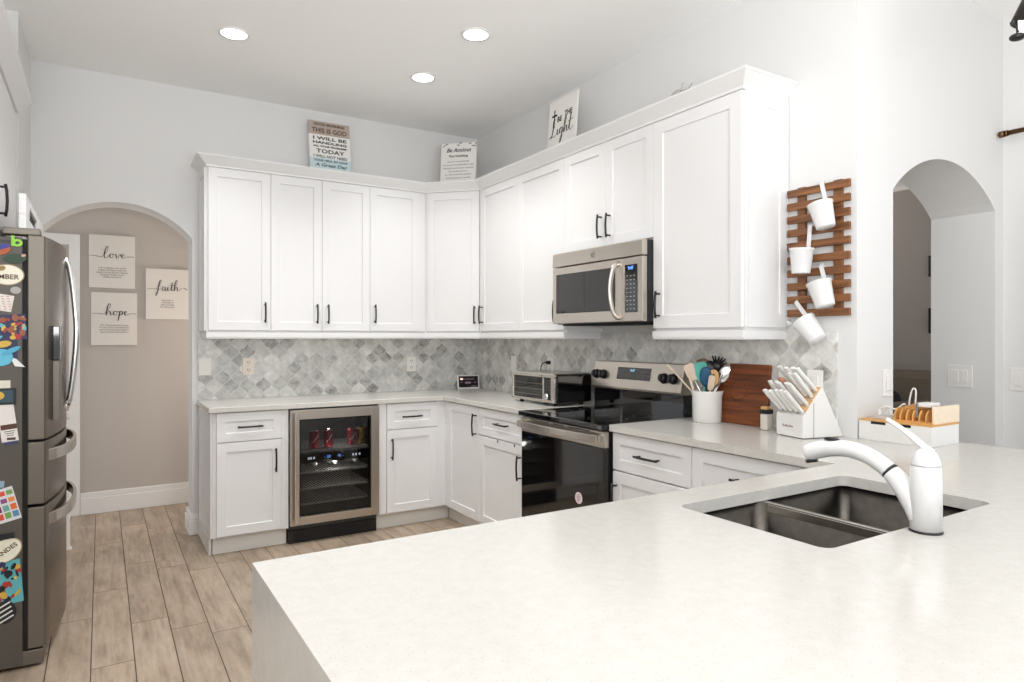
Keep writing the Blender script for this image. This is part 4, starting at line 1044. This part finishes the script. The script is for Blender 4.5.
place('screen_text', g, mat('screen_dim_text', (120, 96, 110), .5, emit=(120, 96, 110), es=.35), sc_)
place('stand', MB(L).prism([(-.09, .0), (.09, .0), (.07, .05), (-.07, .05)], -.05, -.014), 'white', c, .008)

# utensil crock
KX, KY = -.105, -2.628
t = thing('utensil_crock', 'white ceramic crock holding cooking utensils beside the range', 'crock', (KX, KY, CT1))
place('pot', MB().lathe([(0, 0), (.068, 0), (.071, .004), (.074, .13), (.080, .152), (.080, .158), (.076, .158), (.070, .13), (.066, .012), (0, .012)], (KX, KY, CT1), 40), 'ceramic', t)
UG = 'cooking utensils in the crock'
def utensil(name, label, hx, hy, hz, head, m, hm=None, bx=None, by=None, r=.006):
    """handle from the crock floor to the head centre; head = (kind, size a, size b)"""
    b0 = Vector((bx if bx is not None else KX - (hx - KX) * .35, by if by is not None else KY - (hy - KY) * .35, CT1 + .02))
    h0 = Vector((hx, hy, hz)); d = (h0 - b0).normalized()
    t = thing(name, label, 'utensil', b0, UG)
    place('handle', MB().tube([b0, b0.lerp(h0, .5), h0 - d * head[1] * .75], [r, r, r * .8], 10), hm or m, t)
    view = (Vector((-2.72, -4.97, 1.34)) - h0); view -= d * view.dot(d); view.normalize(); s = d.cross(view)
    L = Matrix(((s.x, view.x, d.x, h0.x), (s.y, view.y, d.y, h0.y), (s.z, view.z, d.z, h0.z), (0, 0, 0, 1)))
    mb = MB(L); k_, la, wb = head; la *= 1.3; wb *= 1.3
    if k_ == 'spoon': mb.ball((0, 0, 0), 1, 18, (wb, .010, la))
    elif k_ == 'spat':
        mb.prism([(-wb * .75, -la), (wb * .75, -la), (wb, -la * .3), (wb, la * .75), (wb * .7, la), (-wb * .7, la), (-wb, la * .75), (-wb, -la * .3)], -.005, .005)
    elif k_ == 'slot':
        for i in range(18):
            a0, a1 = 2 * PI * i / 18, 2 * PI * (i + 1) / 18
            o0, o1 = (wb * math.sin(a0), la * math.cos(a0)), (wb * math.sin(a1), la * math.cos(a1))
            i0, i1 = (.28 * wb * math.sin(a0), .55 * la * math.cos(a0)), (.28 * wb * math.sin(a1), .55 * la * math.cos(a1))
            mb.prism([o0, o1, i1, i0], -.004, .004)
    elif k_ == 'claw':
        mb.ball((0, 0, -la * .2), 1, 14, (wb * .8, .014, la * .7))
        for i in range(5):
            a = -.9 + i * .45; mb.tube(smooth_path([(wb * .7 * math.sin(a), 0, la * .3), (wb * 1.1 * math.sin(a), .012, la * .8 * math.cos(a * .6)), (wb * 1.2 * math.sin(a), .03, la * .85 * math.cos(a * .6))], 3), .0045, 6)
    elif k_ == 'whisk':
        for i in range(6):
            a = PI * i / 6; mb.tube(smooth_path([(.004 * math.cos(a), .004 * math.sin(a), -la), (wb * math.cos(a), wb * math.sin(a), la * .3), (0, 0, la), (-wb * math.cos(a), -wb * math.sin(a), la * .3), (-.004 * math.cos(a), -.004 * math.sin(a), -la)], 5), .0014, 5)
    elif k_ == 'stick': mb.ball((0, 0, 0), 1, 10, (wb, wb, la))
    place({'spoon': 'bowl', 'spat': 'blade', 'slot': 'slotted_head', 'claw': 'prongs', 'whisk': 'wires', 'stick': 'tip'}[k_], mb, m, t)
# screen right is about +X*.85 -Y*.53
utensil('spatula', 'beige silicone spatula at the left of the crock', KX - .062, KY + .050, 1.165, ('spat', .034, .021), 'beige', 'chrome')
utensil('wooden_spoon', 'brown wooden spoon standing at the back of the crock', KX + .004, KY + .03, 1.196, ('spoon', .030, .031), 'brown')
utensil('spatula', 'teal silicone spatula in the crock', KX - .028, KY + .012, 1.170, ('spat', .036, .024), 'teal')
utensil('serving_spoon', 'blue-edged black spoon in the middle of the crock', KX - .022, KY - .012, 1.142, ('spoon', .040, .024), 'blue', 'blackplastic')
utensil('slotted_spoon', 'light wooden slotted spoon at the front of the crock', KX + .002, KY - .035, 1.135, ('slot', .036, .022), 'lwood')
utensil('turner', 'small pale wooden spatula beside the slotted spoon', KX - .020, KY - .045, 1.115, ('spat', .03, .012), 'palewood')
utensil('pasta_server', 'black pronged pasta server at the right of the crock', KX + .052, KY - .02, 1.205, ('claw', .032, .026), 'blackplastic')
utensil('ladle', 'black ladle behind the steel spoon in the crock', KX + .022, KY + .006, 1.190, ('spoon', .026, .026), 'blackplastic')
utensil('metal_spoon', 'large steel serving spoon leaning right out of the crock', KX + .062, KY - .062, 1.160, ('spoon', .042, .024), 'chrome')
utensil('whisk', 'wire whisk at the far right of the crock', KX + .085, KY + .0, 1.195, ('whisk', .034, .02), 'chrome')
utensil('fork', 'thin steel fork handle leaning in the crock', KX + .030, KY - .058, 1.135, ('stick', .03, .004), 'chrome', r=.004)
utensil('chopstick', 'long pale wooden stick leaning left over the crock rim', KX - .123, KY + .135, 1.185, ('stick', .02, .005), 'palewood', bx=KX + .03, by=KY - .035, r=.0045)
utensil('tongs', 'pale tongs hooked at the left rim of the crock', KX - .068, KY + .040, 1.105, ('stick', .045, .006), 'palewood', bx=KX - .03, by=KY + .01)

# cutting board leaning on the tile
t = thing('cutting_board', 'dark wooden cutting board leaning on the tile behind the crock', 'cutting board', (-.05, -2.81, CT1))
L = lean(-.062, -2.790, CT1 + .001, (0, -1), (-1, 0), .11, .3)
place('board', MB(L).box(-.155, .155, -.020, 0, 0, .298), 'board', t, .005)
g = MB(L)
P1 = [(-.02 + .048 * math.cos(2 * PI * i / 30), .0, .165 + .048 * math.sin(2 * PI * i / 30)) for i in range(31)]
g.tube(P1, .0009, 6)
for i in range(10):
    a = 2 * PI * i / 10; g.tube([(-.02 + .049 * math.cos(a), 0, .165 + .049 * math.sin(a)), (-.02 + .057 * math.cos(a + .2), 0, .165 + .057 * math.sin(a + .2))], .0009, 5)
place('burned_wreath', g, colr('burnt_mark', (62, 28, 12), .7), t)

# spice jar behind the block
t = thing('spice_jar', 'small glass jar with white label beside the cutting board', 'jar', (-.105, -2.985, CT1))
place('jar', MB().box(-.130, -.090, -3.005, -2.965, CT1 + .001, CT1 + .075), 'pottery', t, .006)
place('lid', MB().box(-.132, -.088, -3.007, -2.963, CT1 + .075, CT1 + .095), 'blackplastic', t, .004)
place('wood_stopper', MB().box(-.128, -.092, -3.003, -2.967, CT1 + .095, CT1 + .108), 'lwood', t, .003)

# knife block, turned slightly
ang = math.atan2(-.047, .216)
KB = Matrix.Translation((-.226, -3.253, CT1)) @ RZ(ang)     # local x: front to back, y: towards the range, z up
BWD = .157
t = thing('knife_block', 'white slanted knife block full of white-handled knives', 'knife block', KB @ Vector((.1, .08, 0)))
prof = [(0, .003), (0, .098), (.012, .104), (.100, .213), (.108, .213), (.214, .012), (.212, .003)]
place('block', MB(KB).prism(prof, 0, BWD), 'white', t, .003)
sa = math.atan2(.109, .088)       # slanted face angle
FK = KB @ Matrix.Translation((.012, 0, .104)) @ Matrix.Rotation(-sa, 4, 'Y')    # local x up along the face, z normal out
fl = math.hypot(.088, .109)
g = MB(FK)
for i in range(4): g.box(.012 + i * .034, .040 + i * .034, .004, BWD - .004, .0, .005 + .0)
place('wood_steps', g, 'lwood', t, .001)
place('groove', MB(KB).box(.056, .058, -.0006, 0, .004, .15), 'slot', t)
lg = MB(KB)
for i in range(9): lg.box(-.0006, 0, BWD * .72 - i * .007, BWD * .72 + .004 - i * .007, .043, .049 + (.004 if i % 3 == 0 else 0))
place('maker_mark', lg, 'redink', t)
place('feet', MB(KB).box(.01, .03, .01, BWD - .01, 0, .003).box(.18, .2, .01, BWD - .01, 0, .003), 'gap', t)
KG = 'white-handled knives in the knife block'
def knife(s, y, ln, label, w=.0105, dep=.10, name='knife'):
    """s along the slanted face, y across"""
    base_ = FK @ Vector((s, y, .006))
    t = thing(name, label, 'knife', base_, KG)
    K = FK @ Matrix.Translation((s, y, .0055)) @ Matrix.Rotation(.13 + random.uniform(-.05, .05), 4, 'Y') @ Matrix.Rotation(random.uniform(-.06, .06), 4, 'X')
    pts = smooth_path([(0, 0, 0), (.001, 0, ln * .3), (0, 0, ln * .65), (.0015, 0, ln * .92), (.003, 0, ln)], 4)
    rs = [w * (.82 + .28 * math.sin(PI * min(1, i / (len(pts) - 1)) * .9)) for i in range(len(pts))]; rs[-1] *= .6; rs[-2] *= 1.12; rs[-3] *= 1.08
    h = place('handle', MB(K).tube(pts, rs, 10, up=(1, 0, 0), flat=.62), 'ceramic', t)
    place('bolster', MB(K).box(-w * .95, w * .95, -w * .55, w * .55, -.003, .004), 'chrome', t)
    g = MB(K)
    for f_ in (.3, .58, .84): g.tube([(.001, -w * .72, ln * f_), (.001, w * .72, ln * f_)], .0017, 6)
    place('rivets', g, 'chrome', h)
ordn = ['first', 'second', 'third', 'fourth', 'fifth', 'sixth']
for i in range(5): knife(.006, .016 + i * .031, .125, 'white knife handle, lowest row of the block, %s from the range side' % ordn[4 - i], .0125)
for i in range(5): knife(.046, .016 + i * .031, .128, 'white knife handle, second row up in the block, %s from the range side' % ordn[4 - i], .0125)
for i in range(2): knife(.088, .018 + i * .034, .132, 'white knife handle, third row up in the block, %s from the arch side' % ordn[i], .0130)
for i in range(4): knife(.122, .018 + i * .038, .135, 'white knife handle, top row of the block, %s from the arch side' % ordn[i], .0130)
t = thing('kitchen_scissors', 'kitchen scissors with rosy brown handle among the white knives', 'scissors', FK @ Vector((.080, .098, .006)), None)
K = FK @ Matrix.Translation((.080, .098, .0065)) @ Matrix.Rotation(.10, 4, 'Y')
place('shank', MB(K).box(-.006, .006, -.004, .004, 0, .07), 'chrome', t)
place('grip', MB(K).ball((-.006, 0, .092), 1, 16, (.016, .019, .034)), 'rosewood', t)

# white box with wooden organiser
BX0, BX1, BY0, BY1, BZ1 = .004, .216, -3.648, -3.358, .999
t = thing('charging_box', 'long white box with wooden top at the peninsula corner', 'box', ((BX0 + BX1) / 2, (BY0 + BY1) / 2, CT1))
place('body', MB().box(BX0, BX1, BY0, BY1, CT1, BZ1 - .006), 'white', t, .002)
place('wooden_top', MB().box(BX0, BX1, BY0, BY1, BZ1 - .006, BZ1), 'bamboo', t)
for a in (3.41, 3.51): place('finger_slot', MB(frame((BX0, 0), (0, -1), (-1, 0))).box(a, a + .06, .0003, .0015, BZ1 - .017, BZ1 - .0065), 'gap', t)
t = thing('bamboo_organizer', 'bamboo divider tray standing on the white box', 'organizer', (.14, -3.55, BZ1))
g = MB().box(.05, .235, -3.625, -3.475, BZ1, BZ1 + .006).box(.225, .235, -3.625, -3.475, BZ1 + .006, BZ1 + .055)
place('tray', g, 'bamboo', t)
for y in (-3.60, -3.575, -3.55, -3.525, -3.50, -3.478):
    place('divider', MB().prism([(.055, BZ1 + .006), (.225, BZ1 + .006), (.225, BZ1 + .062), (.075, BZ1 + .05), (.058, BZ1 + .03)], y - .003, y + .003), 'bamboo', t)
place('end_board', MB().box(.045, .240, -3.640, -3.628, BZ1, BZ1 + .070), 'bamboolight', t, .002)
t = thing('phone_stand', 'white adapter resting on the bamboo divider tray', 'adapter', (.1, -3.58, BZ1 + .06))
place('body', MB().box(.07, .15, -3.612, -3.556, BZ1 + .063, BZ1 + .080), 'white', t, .005)
place('prong_strap', MB().box(.064, .070, -3.566, -3.556, BZ1 + .02, BZ1 + .078), 'steelh', t, .001)
t = thing('tablet_dock', 'grey wedge dock on the left of the white box', 'dock', (.1, -3.43, BZ1))
place('wedge', MB().prism([(-3.465, BZ1), (-3.38, BZ1), (-3.39, BZ1 + .008), (-3.45, BZ1 + .012)], .045, .17, 'yz'), colr('dock_grey', (196, 190, 182)), t, .002)
t = thing('charging_cable', 'white charging cable looping over the left of the box', 'cable', (.12, -3.43, BZ1 + .01))
place('cable', MB().tube(smooth_path([(.10, -3.385, BZ1 + .004), (.10, -3.395, BZ1 + .035), (.10, -3.42, BZ1 + .052), (.10, -3.46, BZ1 + .043), (.10, -3.49, BZ1 + .066), (.10, -3.50, BZ1 + .066)], 5), .0032, 8).tube(smooth_path([(.13, -3.38, BZ1 + .004), (.12, -3.40, BZ1 + .03), (.11, -3.43, BZ1 + .05), (.10, -3.44, BZ1 + .03), (.10, -3.45, BZ1 + .016)], 5), .003, 8), 'white', t)
place('connector', MB().box(.094, .106, -3.401, -3.389, BZ1 + .0125, BZ1 + .035), 'white', t, .002)
t = thing('cable_loop', 'tall narrow white cable loop standing behind the box', 'cable', (.2, -3.47, BZ1))
place('loop', MB().tube(smooth_path([(.20, -3.462, BZ1 + .002), (.20, -3.464, BZ1 + .07), (.20, -3.474, BZ1 + .118), (.20, -3.484, BZ1 + .126), (.20, -3.490, BZ1 + .112), (.20, -3.488, BZ1 + .06), (.20, -3.487, BZ1 + .002)], 6), .0035, 8), 'white', t)
place('base', MB().box(.185, .215, -3.474, -3.455, BZ1 + .0, BZ1 + .006), 'white', t, .002)

# ------------------------------------------------------------------ den: sofa, throw, pictures
t = thing('sofa', 'taupe upholstered sofa seen through the arched pass-through', 'sofa', (3.45, -1.4, 0))
place('base', MB().box(2.95, 3.93, -2.7, -.3, .06, .42), 'sofa', t, .03, seg=3)
place('backrest', MB().prism([(3.55, .42), (3.93, .42), (3.95, .95), (3.88, 1.03), (3.76, 1.03), (3.68, .96)], -2.7, -.3), 'sofa', t, .03, seg=3)
place('seat_cushion', MB().box(2.95, 3.56, -1.55, -.55, .42, .60), 'sofa', t, .05, seg=3)
place('armrest', MB().box(2.95, 3.85, -2.7, -1.72, .42, .77), 'sofa', t, .05, seg=3)
place('armrest', MB().box(2.95, 3.85, -.55, -.3, .42, .77), 'sofa', t, .05, seg=3)
for x in (3.05, 3.8):
    for y in (-2.6, -.4): place('leg', MB().cyl((x, y, 0), (x, y, .06), .025), 'black', t)
t = thing('throw_bag', 'dark crumpled cloth bag lying against the sofa back', 'bag', (3.4, -1.5, .6))
rb = MB(); rnd = random.Random(5)
for i in range(7): rb.ball((3.36 + rnd.random() * .08, -1.60 + i * .05, .715 + rnd.random() * .05), .10 + rnd.random() * .04, 12, (1, 1, .95))
place('cloth', rb, 'darkcloth', t)
rb = MB()
for i in range(5): rb.tube(smooth_path([(3.27, -1.62 + i * .07, .78 + .03 * (i % 2)), (3.24, -1.58 + i * .07, .88), (3.28, -1.53 + i * .07, .80)], 4), .008, 6)
place('straps', rb, colr('strap_grey', (120, 116, 110), .7), t)
for z0, z1, lb in ((1.92, 2.12, 'upper dark framed picture at the pass-through edge on the den wall'), (1.38, 1.62, 'lower dark framed picture at the pass-through edge on the den wall')):
    t = thing('framed_picture', lb, 'picture', (3.99, -1.82, z0), 'pictures on the den wall')
    place('frame', MB().box(3.975, 3.999, -2.05, -1.695, z0, z1), 'black', t, .003)
    place('picture', MB().box(3.973, 3.975, -2.03, -1.72, z0 + .02, z1 - .02), colr('picture_rust', (140, 96, 76)), t)

# ------------------------------------------------------------------ lights, rod, spotlight
for i, (x, y, lb) in enumerate(((-2.098, -1.033, 'round recessed ceiling light at left, over the beverage cooler aisle'), (-.952, -1.73, 'round recessed ceiling light nearest the range'), (-.951, -1.014, 'round recessed ceiling light nearest the corner cabinet'), (-2.098, -1.73, None))):
    if lb is None: lb = 'round recessed ceiling light nearest the refrigerator, just out of view'
    t = thing('recessed_light', lb, 'ceiling light', (x, y, CZ - .006), 'recessed ceiling lights')
    place('trim_ring', MB().lathe([(.0675, .0058), (.084, .0058), (.082, -.001), (.0675, -.001), (.0675, .0058)], (x, y, CZ - .006), 36, cap=False), 'white', t)
    place('lens', MB().lathe([(0, .0), (.067, .0), (.067, .005), (0, .005)], (x, y, CZ - .006), 36), 'ledge', t)
    d = lamp('downlight_beam', 'SPOT', (x, y, CZ - .02), DOWNLIGHT_W, (1, .99, .98), spot_size=math.radians(112), spot_blend=.7, shadow_soft_size=.07)
    d.parent = t; d.location = (0, 0, -.014)
RX = 1.285
t = thing('curtain_rod', 'bronze curtain rod with end cap at the right edge', 'curtain rod', (RX, -3.7, 2.405))
place('rod', MB().tube([(RX, -3.385, 2.405), (RX, -5.4, 2.405)], .013, 14), 'bronze', t)
place('end_cap', MB().tube([(RX, -3.362, 2.405), (RX, -3.386, 2.405)], .017, 16).tube([(RX, -3.392, 2.405), (RX, -3.400, 2.405)], .016, 16), 'bronze', t)
place('bracket', MB().box(RX, 1.3488, -3.62, -3.60, 2.38, 2.40).box(1.342, 1.3488, -3.635, -3.585, 2.36, 2.45), 'bronze', t, .002)
t = thing('ceiling_spotlight', 'dark bronze ceiling spotlight with lit bulb in the top right corner', 'ceiling light', (-.10, -4.02, CZ))
place('canopy', MB().lathe([(.05, 0), (.05, -.02), (0, -.024)], (-.10, -4.02, CZ), 24), 'darkbronze', t)
place('stem', MB().cyl((-.10, -4.02, CZ - .02), (-.10, -4.02, 2.50), .010), 'darkbronze', t)
L = Matrix.Translation((-.108, -4.01, 2.405)) @ Matrix.Rotation(.35, 4, 'X') @ Matrix.Rotation(.12, 4, 'Y')
sh = place('shade', MB(L).lathe([(.0, .10), (.038, .10), (.042, .09), (.049, -.03), (.046, -.03), (.040, .085), (0, .085)], n=28), 'darkbronze', t)
place('bulb', MB(L).ball((0, 0, -.012), .036, 16), 'bulb', sh)
kn = MB(); kn.tube([(-.142, -3.985, 2.40), (-.158, -3.972, 2.385)], .004, 8); kn.ball((-.143, -3.983, 2.402), .010, 12); kn.tube([(-.143, -3.983, 2.40), (-.140, -3.985, 2.345)], .004, 8); kn.ball((-.142, -3.985, 2.338), .02, 14, (1.2, 1.2, .6))
place('tilt_knob', kn, 'black', t)

lamp('hall_lamp', 'POINT', (-1.35, .6, 1.3), HALL_W, (1, .90, .80), shadow_soft_size=.12)
lamp('den_fill', 'POINT', (2.6, -.6, 2.8), DEN_W, (1, .93, .86), shadow_soft_size=.2)  # added fill light with no fixture, brightens the den behind the arch
